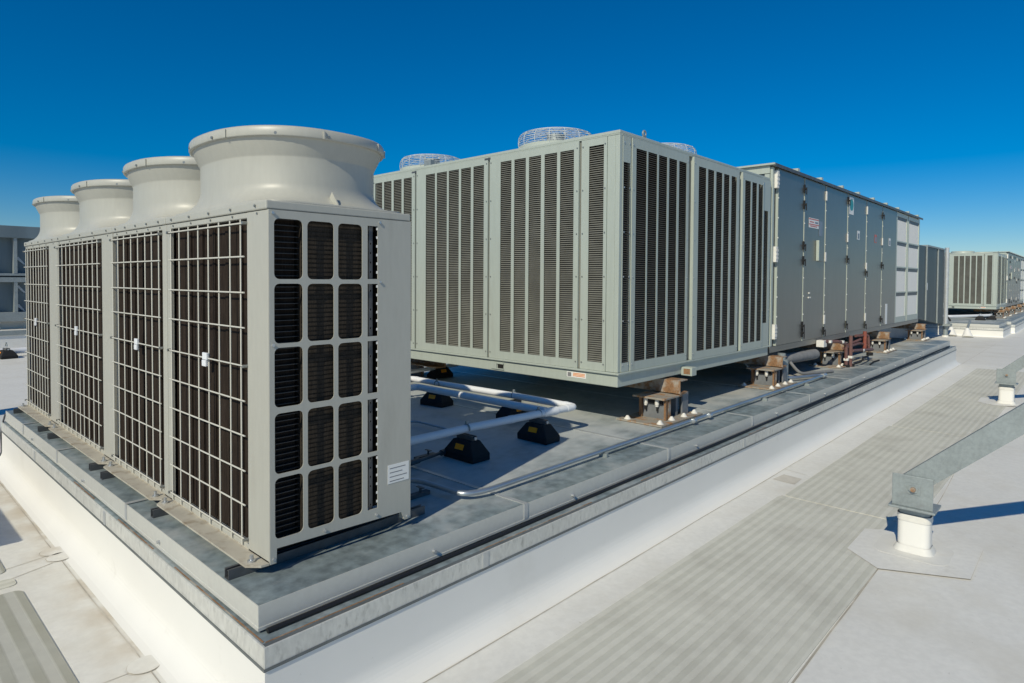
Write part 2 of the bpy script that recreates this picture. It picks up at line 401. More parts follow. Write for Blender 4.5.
# ------------------------------------------------------------------ equipment curbs
def make_curb(X0, X1, Y0, Y1, zt, label, detail=True):
    t = thing('equipment_curb', label, 'curb', (X0, Y0, RZ), 'equipment curbs on the roof')
    d = MB(); d.box(X0, X1, Y0, Y1, zt-.030, zt)
    obj('deck', d, 'galv_deck', t, bevel=.004)
    f = MB()
    th = .012
    f.box(X0-.002, X1, Y0-.002, Y0+th, zt-.098, zt-.031)
    f.box(X0-.002, X0+th, Y0+th+.001, Y1, zt-.098, zt-.031); f.box(X1-th, X1+.002, Y0+th+.001, Y1, zt-.098, zt-.031); f.box(X0+th+.001, X1-th-.001, Y1-th, Y1+.002, zt-.098, zt-.031)
    f.box(X0-.006, X1+.006, Y0-.0065, Y0-.0025, zt-.101, zt-.088); f.box(X0-.0065, X0-.0025, Y0-.0023, Y1, zt-.101, zt-.088)
    # upper leg of the fascia
    each('fascia', f, 'galv_fascia', t)
    f2 = MB(); f2.box(X0-.0035, X1, Y0-.0035, Y0-.0005, zt-.09, zt+.0015); f2.box(X0-.0035, X0-.0005, Y0, Y1, zt-.09, zt+.0015)
    each('drip_edge', f2, 'galv_fascia', t)
    s = MB()
    if detail:
        for x in (2.75, 4.44, 6.08, 7.75, 9.4, 11.05, 12.7, 14.35, 15.95):
            s.box(x-.016, x+.016, Y0-.0065, Y1, zt+.0006, zt+.0042); s.box(x-.016, x+.016, Y0-.0075, Y0-.004, zt-.0875, zt+.0004)
        for y in (4.1, 5.75, 7.0):
            s.box(X0-.0065, X0+.16, y-.016, y+.016, zt+.0045, zt+.0065); s.box(X0-.0075, X0-.004, y-.016, y+.016, zt-.0875, zt+.0004)
        each('cover_seam', s, 'galv_seam', t)
    # lower flashing with its ledge: .03 out on the short side, .113 out on the long side
    lx, ly = X0-.037, Y0-.123
    g = MB()
    g.box(lx, X1+.03, ly, ly+.010, zt-.198, zt-.108); g.box(lx, lx+.010, ly+.0105, Y1+.03, zt-.198, zt-.108); g.box(X1+.020, X1+.03, ly+.0105, Y1+.03, zt-.198, zt-.108)
    g.box(lx+.0105, X1+.0195, Y1+.020, Y1+.03, zt-.198, zt-.108)
    each('flashing', g, 'galv_flash', t, bevel=.002)
    g = MB(); g.box(lx-.003, X1+.033, ly-.0032, ly-.0004, zt-.201, zt-.189); g.box(lx-.0032, lx-.0004, ly-.0003, Y1+.03, zt-.201, zt-.189)
    each('flashing_hem', g, 'dark_hem', t)
    g = MB(); g.box(lx+.011, X1+.019, ly+.0106, ly+.034, zt-.1109, zt-.1085); each('ledge_hem', g, 'dark_hem', t)
    lg = MB(); lg.box(lx+.0105, X1+.0195, ly+.0105, Y0+.05, zt-.116, zt-.111); lg.box(lx+.0105, X0+.05, Y0+.0505, Y1, zt-.116, zt-.111)
    each('ledge', lg, 'galv_deck', t)
    if detail:
        sp = MB()
        for x in (5.6, 8.9, 12.2, 15.5, 2.3): sp.box(x-.02, x+.02, ly-.0035, ly-.0006, zt-.188, zt-.109)
        for y in (4.4, 6.35): sp.box(lx-.0035, lx-.0006, y-.02, y+.02, zt-.188, zt-.109)
        each('flashing_joint', sp, 'galv_seam', t)
        ru = MB(); y = ly+.035
        for a, b in ((1.13, 1.8), (2.3, 3.3), (3.9, 4.6), (5.8, 6.2)): ru.box(a, b, y, y+.008, zt-.1107, zt-.109)
        for a, b in ((2.36, 3.3), (3.6, 4.2), (4.7, 5.2)): ru.box(lx+.016, lx+.022, a, b, zt-.1107, zt-.109)
        each('rust_streak', ru, 'rust', t)
        sc = MB()
        for x in (2.05, 3.2, 4.9, 6.7, 8.3, 10.1, 12.0, 14): sc.cyl((x, Y0-.003, zt-.06), (x, Y0-.018, zt-.06), .009, n=8)
        for y in (3.55, 5.0, 6.6): sc.cyl((X0-.003, y, zt-.06), (X0-.018, y, zt-.06), .009, n=8)
        each('screw', sc, 'zinc', t)
    # membrane wall with a cove at its foot
    wy, wx = ly+.0035, lx+.0035
    prof = [(0, zt-.2), (0, zt-.30)]
    R = .125 if detail else .05
    z0 = RZ-.001
    for i in range(0, 13):
        a = PI/2*i/12; prof.append((R-R*math.cos(a), z0+R-R*math.sin(a)))
    m = MB()
    rings = []
    for o_, z in prof:
        rings.append([(wx-o_, wy-o_, z), (X1+.016+o_, wy-o_, z), (X1+.016+o_, Y1+.016+o_, z), (wx-o_, Y1+.016+o_, z)])
    for a, b in zip(rings, rings[1:]):
        for k in range(4): m.add([a[k], a[(k+1) % 4], b[(k+1) % 4], b[k]], [(0,1,2,3)], False)
    wall = obj('membrane_wall', m, 'membrane_clean', t)
    me = wall.data; bm = bmesh.new(); bm.from_mesh(me); bmesh.ops.remove_doubles(bm, verts=bm.verts, dist=1e-5)
    for f_ in bm.faces: f_.smooth = True
    for e in bm.edges:
        if len(e.link_faces) == 2 and abs(e.verts[0].co.x-e.verts[1].co.x) > 0 and abs(e.verts[0].co.y-e.verts[1].co.y) > 1e-6 and abs(e.verts[0].co.z-e.verts[1].co.z) > 1e-6: e.smooth = False
        if len(e.link_faces) == 2 and e.calc_face_angle() > math.radians(50): e.smooth = False
    bm.to_mesh(me); bm.free()
    return t
make_curb(1.143, 17.31, 2.435, 7.84, 0, 'long steel topped curb with white membrane sides in the foreground')
make_curb(26.88, 29.5, 2.41, 8.2, -.09, 'short far curb end with white slanted pipe boots before it', False)
make_curb(29.52, 46, 2.30, 8.2, -.088, 'far curb carrying the distant cabinets, set forward by a white jog', False)

# cables on the ledge and loose cable at the far left corner
def cable(name, pts, r, label, cat='cable', m='black_cable', n=8, group=None):
    o = obj(name, MB().tube(pts, r, n), m, loc=pts[0]); return tag(o, label, cat, group)
pts = []
for i in range(60):
    x = 1.165 + i*(17.0-1.165)/59; pts.append((x, 2.404+.006*math.sin(x*2.1), -.1005+.003*math.sin(x*1.3+1)))
cable('power_cable', pts, .011, 'black cable along the ledge, also standing in for the gap shadow under the metal fascia')  # black tube also draws the shade line in the gap below the fascia
pts = [(7.2, 2.37, -.104)] + [(7.3+i*.25, 2.362+.010*math.sin(i*.7), -.1025) for i in range(39)]
cable('power_cable', pts, .008, 'thin second black cable on the outer ledge at the far end')
cable('power_cable', bend([(1.14, 7.86, -.03), (1.10, 7.87, -.2), (1.12, 7.90, -.42), (1.08, 8.0, -.50), (.6, 8.0, -.50), (-.5, 8.3, -.50)], .09), .008,
      'dark cable dropping off the left curb corner onto the roof', m='dark_steel')

# ------------------------------------------------------------------ the four fan units
def sup(cx, cy, a, b, n, z, N=64):
    out = []
    for i in range(N):
        t = 2*PI*i/N; c, s_ = math.cos(t), math.sin(t)
        out.append((cx + a*math.copysign(abs(c)**(2/n), c), cy + b*math.copysign(abs(s_)**(2/n), s_), z))
    return out
XF, XB = 1.293, 2.068
ZC0, ZC1 = 1.617, 1.656
HW = [.106, .265, .424, .587, .748, .910, 1.086, 1.248, 1.413, 1.566]
def fan_unit(y0, y1, g0, g1, wires, bell_y, label, end_panel=False, nb=None, clip=None):
    """one condensing module standing between y0 and y1; grille opening g0..g1 on its left face"""
    t = thing('fan_unit', label, 'air conditioner', (XF, y0, .046), 'four cream fan units in a row')
    e = .003
    a, b = y0+e, y1-e
    # casing: posts, rails, back, ends
    c = MB()
    c.box(XF, XF+.016, a, g0, .05, ZC0-.0015)
    if b-g1 > .02: c.box(XF, XF+.016, g1, b, .05, ZC0-.0015)
    c.box(XF+.001, XF+.03, g0+.0005, g1-.0005, .05, .082); c.box(XF+.001, XF+.03, g0+.0005, g1-.0005, 1.588, ZC0-.0015)
    c.box(XF+.001, XF+.016, g1-.0005, g1-.003, .083, 1.587)
    c.box(XB-.02, XB, a, b, .12, ZC0-.0015)
    if end_panel:
        pass
    else: c.box(XF+.017, XB-.021, a, a+.012, .10, ZC0-.0015)
    c.box(XF+.017, XB-.021, b-.012, b, .10, ZC0-.0015)
    for yy in (a+.001, b-.041): c.box(XB-.041, XB-.001, yy, yy+.04, .05, .1195)
    each('casing_panel', c, 'cream_paint', t, bevel=.004)
    ctop = MB(); ctop.box(XF-.008, XB+.003, a-.001, b+.001, ZC0, ZC1)
    obj('cap', ctop, 'cream_paint', t, bevel=.006)
    if end_panel:
        # right face: sheet with rounded windows
        X = lambda x: x
        rows = [(.155, .427), (.445, .715), (.742, 1.007), (1.026, 1.291), (1.311, 1.578)]
        cols = [(1.317, 1.453), (1.476, 1.612), (1.635, 1.769)]
        holes = [rect(x0, x1, z0, z1, .024) for x0, x1 in cols for z0, z1 in rows] + [rect(1.80, 1.860, z0+.003, z1-.001, 0) for z0, z1 in rows]
        out = [(XF+.0005, .05), (XF+.030, .05), (XF+.032, .115), (XB-.06, .096), (XB-.04, .05), (XB-.0005, .05), (XB-.0005, ZC0-.002), (XF+.0005, ZC0-.002)]
        mb = plate_mb((0, y0-.001, 0), (1, 0, 0), (0, 0, 1), out, holes, .004)
        # thickness runs towards -Y (U x V = -Y)
        obj('end_panel', mb, 'cream_paint', t)
        br = plate_mb((0, y0+.02, 0), (1, 0, 0), (0, 0, 1), rect(1.822, 1.845, .13, 1.6), [rect(1.830, 1.837, z, z+.009) for z in [.17+.047*i for i in range(30)] if int(z*100) % 3], .002)
        obj('slotted_bracket', br, 'dark_steel', t)
        tb = MB()
        for z0, z1 in rows:
            for i in range(6):
                z = z0+.03+i*(z1-z0-.05)/5; tb.box(1.853, 1.861, y0-.003, y0-.0015, z, z+.013)
        each('clip_tab', tb, 'label_white', t)
        scw = MB()
        for x, z in ((1.31, 1.60), (1.87, 1.597), (1.31, 1.02), (1.31, .07), (1.56, .128), (1.85, .125), (2.045, .065), (1.872, 1.30)):
            scw.cyl((x, y0-.004, z), (x, y0-.012, z), .007, n=8)
        each('screw', scw, 'zinc', t)
        lab = MB(); lab.box(1.921, 2.055, y0-.0066, y0-.0055, .262, .359); lb = obj('rating_label', lab, 'label_white', t)
        ink = MB()
        for i, wd in enumerate((.10, .08, .11, .09)): ink.box(1.932, 1.932+wd, y0-.0074, y0-.0067, .338-i*.022, .342-i*.022)
        obj('label_print', ink, 'label_ink', lb)
        side = MB(); side.box(XF+.165, XB-.262, y0+.024, y0+.12, .12, 1.6); obj('side_coil', side, 'coil_side', t)
        fr_ = MB()
        for i in range(70): fr_.box(XF+.166, XB-.263, y0+.0205, y0+.0237, .13+i*.021, .1435+i*.021)
        obj('coil_fin_rib', fr_, 'coil_side', t)
        fn = MB()
        for i in range(58): fn.box(XF+.022, XF+.162, y0+.034, y0+.05, .14+i*.0252, .1435+i*.0252)
        obj('coil_end_fins', fn, 'fin', t)
    cl = MB(); cl.box(XF+.030, XF+.150, a+.05, b-.0125, .0825, 1.587); obj('coil', cl, 'coil', t)
    tb = MB()                                          # tube bundles, header seen through the guard
    k = 0; y = g0+.10
    while y < g1-.08:
        tb.box(XF+.022, XF+.0295, y, y+.030, .10, 1.56); y += .155
    each('coil_strap', tb, 'coil', t)
    inn = MB(); inn.box(XF+.18, XB-.022, a+.16, b-.015, .10, 1.55); obj('core', inn, 'dark_core', t)
    # wire guard
    wg = MB()
    xw = XF-.006
    for y in wires: wg.cyl((xw, y, .068), (xw, y, 1.585), .0041, n=6, caps=True)
    for z in HW: wg.cyl((xw-.006, g0+.004, z), (xw-.006, g1-.004, z), .0041, n=6)
    obj('wire_guard', wg, 'wire_paint', t)
    hk = MB()
    for z in (HW[0], HW[5], HW[9]):
        for y in (g0+.0, g1-.0): hk.cyl((XF+.001, y, z), (XF-.022, y, z), .008, n=8)
    for i in range(5):
        y = a+.10+(b-a-.2)*i/4; hk.cyl((XF-.008, y, 1.636), (XF-.015, y, 1.636), .006, n=8); hk.cyl((XF+.002, y, 1.603), (XF-.004, y, 1.603), .005, n=8)
    each('guard_screw', hk, 'fastener', t)
    if clip:
        cp = MB(); cp.box(xw-.018, xw-.004, clip-.034, clip+.020, .902, .938); cp.box(xw-.018, xw-.004, clip-.022, clip+.026, .868, .900)
        each('guard_clip', cp, 'clear_clip', t, bevel=.003)
    # foot flange with its bolts
    fl = MB(); fl.prism([(XF, a), (XF-.035, a+.004), (XF-.083, a+.055), (XF-.083, b-.055), (XF-.035, b-.004), (XF, b)], .046, .0555)
    fl.box(XF, XF+.012, a, b, .0556, .0616)
    obj('foot_flange', fl, 'dirty_flange', t)
    bo = MB()
    for y in (a+.075, b-.075): bo.cyl((XF-.045, y, .0556), (XF-.045, y, .085), .009, n=8); bo.cyl((XF-.045, y, .0556), (XF-.045, y, .064), .018, n=6)
    each('anchor_bolt', bo, 'zinc', t)
    # fan shroud
    cx, cy = 1.710, bell_y; nb = nb or min(.60, (y1-y0)/2-.012)
    cb = (a+b)/2
    rings = []
    base = sup(1.680, cb, .386, (b-a)/2-.004, 9, 0); neck = sup(cx, cy, .402, nb-.098, 2.35, 0)
    rings.append([(x, y, ZC1+.0005) for x, y, z in base])
    zt_, h_ = 1.768, 1.768-(ZC1+.008)
    for i in range(9):
        z = ZC1+.008+h_*(i/8)**1.3; w_ = 1-math.sqrt(max(0, 1-((zt_-z)/h_)**2))
        rings.append([(p[0]*w_+q[0]*(1-w_), p[1]*w_+q[1]*(1-w_), z) for p, q in zip(base, neck)])
    for zz, da in ((1.84, 0), (1.892, 0), (1.897, .001), (1.902, .0035), (1.93, .0165), (1.96, .030), (1.984, .040)):
        rings.append(sup(cx, cy, .402+da, nb-.098+da, 2.35, zz))
    la, lb_ = .452, nb-.048
    lip = [sup(cx, cy, .441, nb-.059, 2.35, 1.980), sup(cx, cy, la, lb_, 2.35, 1.979), sup(cx, cy, la+.003, lb_+.003, 2.35, 1.985), sup(cx, cy, la+.002, lb_+.002, 2.35, 2.018), sup(cx, cy, la-.004, lb_-.004, 2.35, 2.028), sup(cx, cy, la-.02, lb_-.02, 2.35, 2.032),
           sup(cx, cy, la-.05, lb_-.05, 2.35, 2.010), sup(cx, cy, .372, nb-.13, 2.25, 1.90), sup(cx, cy, .37, nb-.13, 2.3, 1.70)]
    obj('fan_shroud', MB().loft(rings), 'cream_paint', t)
    lp = obj('shroud_lip', MB().loft(lip), 'cream_paint', t)
    nt_ = MB()
    for ang in (-62, -38, -100, 20, 200, 140):
        q = sup(cx, cy, la+.004, lb_+.004, 2.35, 2.0, 360)[ang % 360]; d = Vector((q[0]-cx, q[1]-cy, 0)).normalized(); tt = Vector((-d.y, d.x, 0))
        nt_.obox(Vector(q)+d*.001, d, tt, (0, 0, 1), .004, .004, .019)
    each('lip_clip', nt_, 'cream_paint', t)
    ls = MB()
    for ang in (232, 262, 300, 330, 190, 160, 100, 60):
        q = sup(cx, cy, la+.003, lb_+.003, 2.25, 1.992, 360)[ang % 360]; d = Vector((q[0]-cx, q[1]-cy, 0)).normalized()
        ls.cyl(Vector(q)-d*.002, Vector(q)+d*.007, .007, n=8)
    each('lip_screw', ls, 'fastener', t)
    rib = MB(); rx = 1.655
    if end_panel: rib.add([(rx-.003, a+.02, 1.662), (rx+.003, a+.02, 1.662), (rx+.003, a+.11, 1.69), (rx-.003, a+.11, 1.69), (rx-.003, a+.075, 1.735), (rx+.003, a+.075, 1.735), (rx-.003, a+.02, 1.668), (rx+.003, a+.02, 1.668)], [(0,1,2,3), (6,4,5,7), (0,3,4,6), (1,7,5,2), (3,2,5,4), (0,6,7,1)]); obj('shroud_rib', rib, 'cream_paint', t)
    fan = MB(); fan.loft([sup(cx, cy, .37, nb-.13, 2.3, 1.74), sup(cx, cy, .01, .01, 2, 1.74)])
    obj('fan_deck', fan, 'dark_core', t)
    gd = MB()
    for k in (.25, .5, .75, 1):
        gd.tube(sup(cx, cy, .40*k, (nb-.10)*k, 2.2, 1.985, 40), .003, 5, closed=True)
    for k in range(8):
        q = sup(cx, cy, .40, nb-.10, 2.2, 1.985, 8)[k]; gd.cyl((cx, cy, 1.985), q, .003, n=5)
    obj('fan_guard', gd, 'wire', t)
    return t
fan_unit(2.649, 3.872, 2.858, 3.812, [2.908, 3.022, 3.149, 3.276, 3.406, 3.536, 3.667, 3.790], 3.27, 'cream fan unit with a windowed end panel and white label, first of the row', True, nb=.60, clip=3.30)
fan_unit(3.874, 4.888, 3.945, 4.878, [3.984, 4.103, 4.218, 4.350, 4.483, 4.625, 4.750, 4.865], 4.38, 'second fan unit, its wire guard joined edge to edge with the nearest', nb=.585, clip=4.36)
fan_unit(4.890, 6.458, 5.145, 6.435, [5.230, 5.351, 5.480, 5.614, 5.724, 5.852, 5.985, 6.110, 6.238, 6.36], 5.67, 'third fan unit in the row, between two wide cream posts', nb=.60, clip=5.78)
fan_unit(6.460, 7.735, 6.735, 7.715, [6.798, 6.900, 7.004, 7.110, 7.220, 7.332, 7.45, 7.566, 7.66], 7.05, 'fan unit at the far end of the row, next to the open roof', nb=.60, clip=7.20)
# channels under the units
for i, (y, lab) in enumerate(((2.735, 'dark steel rail under the windowed end panel of the first fan unit'), (3.75, 'dark rail under the joint between first and second fan units'), (4.71, 'dark rail under the wide post end of the second fan unit'),
                            (4.98, 'dark rail under the near foot of the third fan unit'), (6.20, 'dark rail under the far foot of the third fan unit'), (6.56, 'dark rail under the near foot of the last fan unit'), (7.62, 'dark rail at the far end of the fan unit row'))):
    m = MB(); x0 = 1.172 if i else 1.150; x1 = 2.24
    m.box(x0, x1, y, y+.041, .0005, .004); m.box(x0, x1, y, y+.004, .0045, .0445); m.box(x0, x1, y+.037, y+.041, .0045, .0445)
    m.box(x0, x1, y+.0045, y+.012, .0405, .0445); m.box(x0, x1, y+.029, y+.0365, .0405, .0445)
    tag(obj('support_rail', m, 'dark_steel', loc=(x0, y, 0)), lab, 'rail', 'dark rails under the fan units')

# ------------------------------------------------------------------ big condenser
def condenser():
    X0, X1, Y0, Y1, ZB, ZT = 4.654, 8.085, 3.055, 6.712, .380, 2.625
    t = thing('condenser', 'sage green condenser cabinet with louvred coils and wire topped fans', 'condenser', (X0, Y0, ZB), 'sage condenser cabinets')
    b = MB(); b.box(X0, X1, Y0, Y1, ZB, ZB+.118); obj('base_frame', b, 'sage_paint', t, bevel=.006)
    b = MB(); b.box(X0-.024, X1+.002, Y0-.024, Y0+.004, ZB+.110, ZB+.128); b.box(X0-.024, X0+.004, Y0+.0045, Y1, ZB+.110, ZB+.128); each('base_trim', b, 'sage_paint', t, bevel=.004)
    D = .034
    z0, z1 = ZB+.129, ZT
    c = MB(); c.box(X0+D, X1-.02, Y0+D, Y1-.02, z0, z1-.05); obj('coil', c, 'coil', t)
    # top, corner posts, header, backs
    p = MB()
    p.box(X0, X1, Y0, Y1, z1-.030, z1)
    obj('top_panel', p, 'sage_paint', t, bevel=.006)
    p = MB()
    p.box(X0, X0+.05, Y0+.0465, Y0+.128, z0, z1-.031); p.box(X0, X0+.046, Y0, Y0+.046, z0, z1-.031)
    p.box(X1-.05, X1, Y0, Y0+.05, z0, z1-.031); p.box(X0, X0+.05, Y1-.05, Y1, z0, z1-.031)
    p.box(X0+.051, X1-.051, Y1-.02, Y1, z0, z1-.031); p.box(X1-.02, X1, Y0+.051, Y1-.021, z0, z1-.031)
    each('corner_post', p, 'sage_paint', t, bevel=.004)
    # back sheets that close the gaps between panels (set back)
    def face(axis, spans, zlo, zhi, vents, vz0, vz1, proud, name='panel'):
        """a proud panel with vent slots; axis 'x': on the -Y face, axis 'y': on the -X face"""
        s0, s1 = spans
        if axis == 'x': vents = [(v0-.006, v1+.008) for v0, v1 in vents]
        holes = [rect(v0, v1, vz0, vz1) for v0, v1 in vents]
        T = .005 if axis == 'y' else .002
        if axis == 'y': mb = plate_mb((X0-proud+T, 0, 0), (0, -1, 0), (0, 0, 1), [(-u, v) for u, v in rect(s0, s1, zlo, zhi)], [[(-u, v) for u, v in h] for h in holes], T)
        else: mb = plate_mb((0, Y0-proud+T, 0), (1, 0, 0), (0, 0, 1), rect(s0, s1, zlo, zhi), holes, T)
        for u in (s0, s1-.003):
            if axis == 'y': mb.box(X0-proud+T+.0002, X0+.012, u, u+.003, zlo, zhi)
            else: mb.box(u, u+.003, Y0-proud+T+.0002, Y0+.012, zlo, zhi)
        o = obj(name, mb, 'sage_paint', t)
        for v0, v1 in vents:
            sl_ = MB(); z = vz0+.008; d0, d1 = -proud+T+.0006, -proud+T+.0186
            if axis == 'x': v1 += .010
            while z < vz1:
                for dz in (0, .0036):
                    q = [(d0, v0, z-.0045+dz), (d1, v0, z+.006+dz), (d1, v1, z+.006+dz), (d0, v1, z-.0045+dz)]
                    if axis == 'y': q = [(X0+d, v, zz) for d, v, zz in q]
                    else: q = [(v, Y0+d, zz) for d, v, zz in q]
                    sl_.add(q, [(0,1,2,3)])
                q = [(d0, v0, z-.0045), (d0, v1, z-.0045), (d0, v1, z-.0009), (d0, v0, z-.0009)]
                q = [(X0+d, v, zz) for d, v, zz in q] if axis == 'y' else [(v, Y0+d, zz) for d, v, zz in q]
                sl_.add(q, [(0,1,2,3)])
                z += .0195
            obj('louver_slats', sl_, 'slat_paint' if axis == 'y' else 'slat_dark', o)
        sc = MB(); n = 6
        for u in (s0+.018, s1-.018):
            for i in range(n):
                z = zlo+.06+(zhi-zlo-.12)*i/(n-1)
                if axis == 'y': sc.cyl((X0-proud, u, z), (X0-proud-.005, u, z), .007, n=7)
                else: sc.cyl((u, Y0-proud, z), (u, Y0-proud-.005, z), .007, n=7)
        each('screw', sc, 'zinc' if axis == 'x' else 'fastener', o)
        return o
    zl, zh = z0+.001, 2.583
    face('y', (3.185, 3.462), zl, zh, [(3.218, 3.378)], .584, 2.520, .004)
    face('y', (3.488, 4.632), zl, zh, [(3.544, 3.705), (3.742, 3.896), (3.939, 4.094), (4.134, 4.288), (4.327, 4.478)], .588, 2.516, .010)
    face('y', (4.660, 5.838), zl, zh, [(4.719, 4.879), (4.917, 5.072), (5.106, 5.272), (5.302, 5.475), (5.505, 5.667)], .588, 2.516, .010)
    face('y', (5.866, 6.700), zl, zh, [(5.925, 6.079), (6.120, 6.277), (6.319, 6.474), (6.510, 6.659)], .588, 2.516, .010)
    face('x', (4.702, 4.826), zl, zh, [(4.716, 4.812)], .59, 2.354, .004)
    face('x', (4.842, 5.896), zl, zh, [(4.913, 5.077), (5.116, 5.263), (5.308, 5.450), (5.502, 5.643), (5.700, 5.839)], .590, 2.500, .010)
    face('x', (5.985, 7.092), zl, zh, [(6.095, 6.248), (6.305, 6.435), (6.499, 6.635), (6.692, 6.817), (6.887, 7.012)], .590, 2.500, .022)
    face('x', (7.190, 7.826), zl, zh, [(7.262, 7.409), (7.469, 7.591), (7.660, 7.780)], .590, 2.500, .022)
    face('x', (7.842, 8.082), zl, zh, [(7.884, 7.996)], .80, 2.20, .006)
    bk = MB()
    for a, b_ in ((4.826, 4.842), (5.896, 5.985), (7.092, 7.190), (7.826, 7.842)): bk.box(a-.02, b_+.02, Y0+.0125, Y0+.02, zl, zh)
    for a, b_ in ((3.462, 3.488), (4.632, 4.660), (5.838, 5.866)): bk.box(X0+.0125, X0+.02, a-.02, b_+.02, zl, zh)
    each('gap_strip', bk, 'slat_paint', t)
    hd = MB(); hd.box(X0-.004, X0+.03, Y0+.0005, Y1, 2.584, z1-.0305); hd.box(X0+.0305, X1, Y0-.004, Y0+.03, 2.584, z1-.0305); each('top_rail', hd, 'sage_paint', t, bevel=.003)
    for k, dz in ((4.635, 0), (5.85, 0)):
        nm = MB(); nm.box(X0-.011, X0-.0045, k-.013, k+.075, 2.560, 2.580); obj('panel_handle', nm, 'dark_steel', t)
    # fans with wire domes
    for i, (x, y) in enumerate(((5.28, 4.27), (5.28, 6.32), (6.66, 3.80), (7.0, 5.95))):
        R = .40
        ring = MB(); ring.loft([[(x+R*k*math.cos(2*PI*j/40), y+R*k*math.sin(2*PI*j/40), z) for j in range(40)] for z, k in ((ZT+.0005, 1.0), (ZT+.10, 1.0), (ZT+.105, .96), (ZT+.002, .955))]); fr = obj('fan_ring', ring, 'sage_paint', t)
        gm = MB()
        prof = [(1.0, .10), (1.02, .16), (1.0, .22), (.94, .268), (.8, .288), (.62, .296), (.42, .30), (.2, .302)]
        for k, z in [(1.0, .13), (1.015, .155), (1.015, .18), (1.01, .205), (1.0, .228), (.975, .25), (.93, .27), (.86, .282), (.78, .289), (.68, .294), (.56, .298), (.42, .30), (.28, .302), (.14, .303)]:
            gm.tube([(x+R*k*math.cos(2*PI*j/36), y+R*k*math.sin(2*PI*j/36), ZT+z*.86) for j in range(36)], .0026, 4, closed=True)
        for j in range(16):
            a = 2*PI*(j+.3)/16; gm.tube([(x+R*k*math.cos(a), y+R*k*math.sin(a), ZT+z*.86) for k, z in prof], .0036, 4)
        obj('fan_guard', gm, 'wire', fr)
        hub = MB(); hub.cyl((x, y, ZT+.02), (x, y, ZT+.24), .11, .10, n=20)
        for j in range(4):
            a = 2*PI*j/4+.4; d = Vector((math.cos(a), math.sin(a), 0)); q = Vector((-d.y, d.x, .35)).normalized()
            hub.obox(Vector((x, y, ZT+.09))+d*.23, d, q, d.cross(q), .13, .075, .004)
        obj('fan', hub, 'galv_steel', fr)
    lug = MB(); c0 = Vector((5.10, Y0+.03, ZT+.045))
    lug.box(c0.x-.03, c0.x+.03, c0.y-.006, c0.y+.006, ZT+.0005, ZT+.02)
    lug.tube([c0+Vector((.024*math.cos(2*PI*j/16), 0, .024*math.sin(2*PI*j/16))) for j in range(16)], .009, 7, closed=True)
    obj('lifting_lug', lug, 'galv_steel', t)
    bx = MB(); bx.box(4.66, 4.72, 5.60, 5.72, ZT+.0005, ZT+.06); obj('lifting_lug', bx, 'galv_steel', t)
    # warning label and pockets on the base
    lb = MB(); lb.box(X0-.0016, X0-.0005, 3.393, 3.612, ZB+.040, ZB+.090); l_ = obj('warning_label', lb, 'label_white', t)
    ik = MB(); ik.box(X0-.003, X0-.0017, 3.56, 3.602, ZB+.046, ZB+.084); obj('label_mark', ik, 'label_ink', l_)
    ik = MB()
    for i in range(3): ik.box(X0-.003, X0-.0017, 3.405, 3.54, ZB+.052+i*.012, ZB+.0585+i*.012)
    obj('label_print', ik, 'label_orange', l_)
    pk = MB()
    pk.box(X0-.012, X0-.0005, 4.52, 4.60, ZB+.02, ZB+.09); pk.box(X0-.012, X0-.0005, 4.4205, 4.5195, ZB+.075, ZB+.09); pk.box(X0-.012, X0-.0005, 4.4205, 4.5195, ZB+.02, ZB+.03)
    each('lifting_pocket', pk, 'sage_paint', t)
    ph = MB(); ph.box(X0-.003, X0-.0005, 4.43, 4.51, ZB+.031, ZB+.074); obj('pocket_opening', ph, 'dark_core', t)
    jb = MB(); jb.box(5.80, 5.90, Y0-.12, Y0-.001, ZB-.01, ZB+.075); obj('junction_box', jb, 'sage_paint', t, bevel=.004)
    jf = MB(); jf.box(5.7985, 5.7995, Y0-.10, Y0-.03, ZB+.005, ZB+.06); obj('box_opening', jf, 'rust', t)
    return t
cond = condenser()

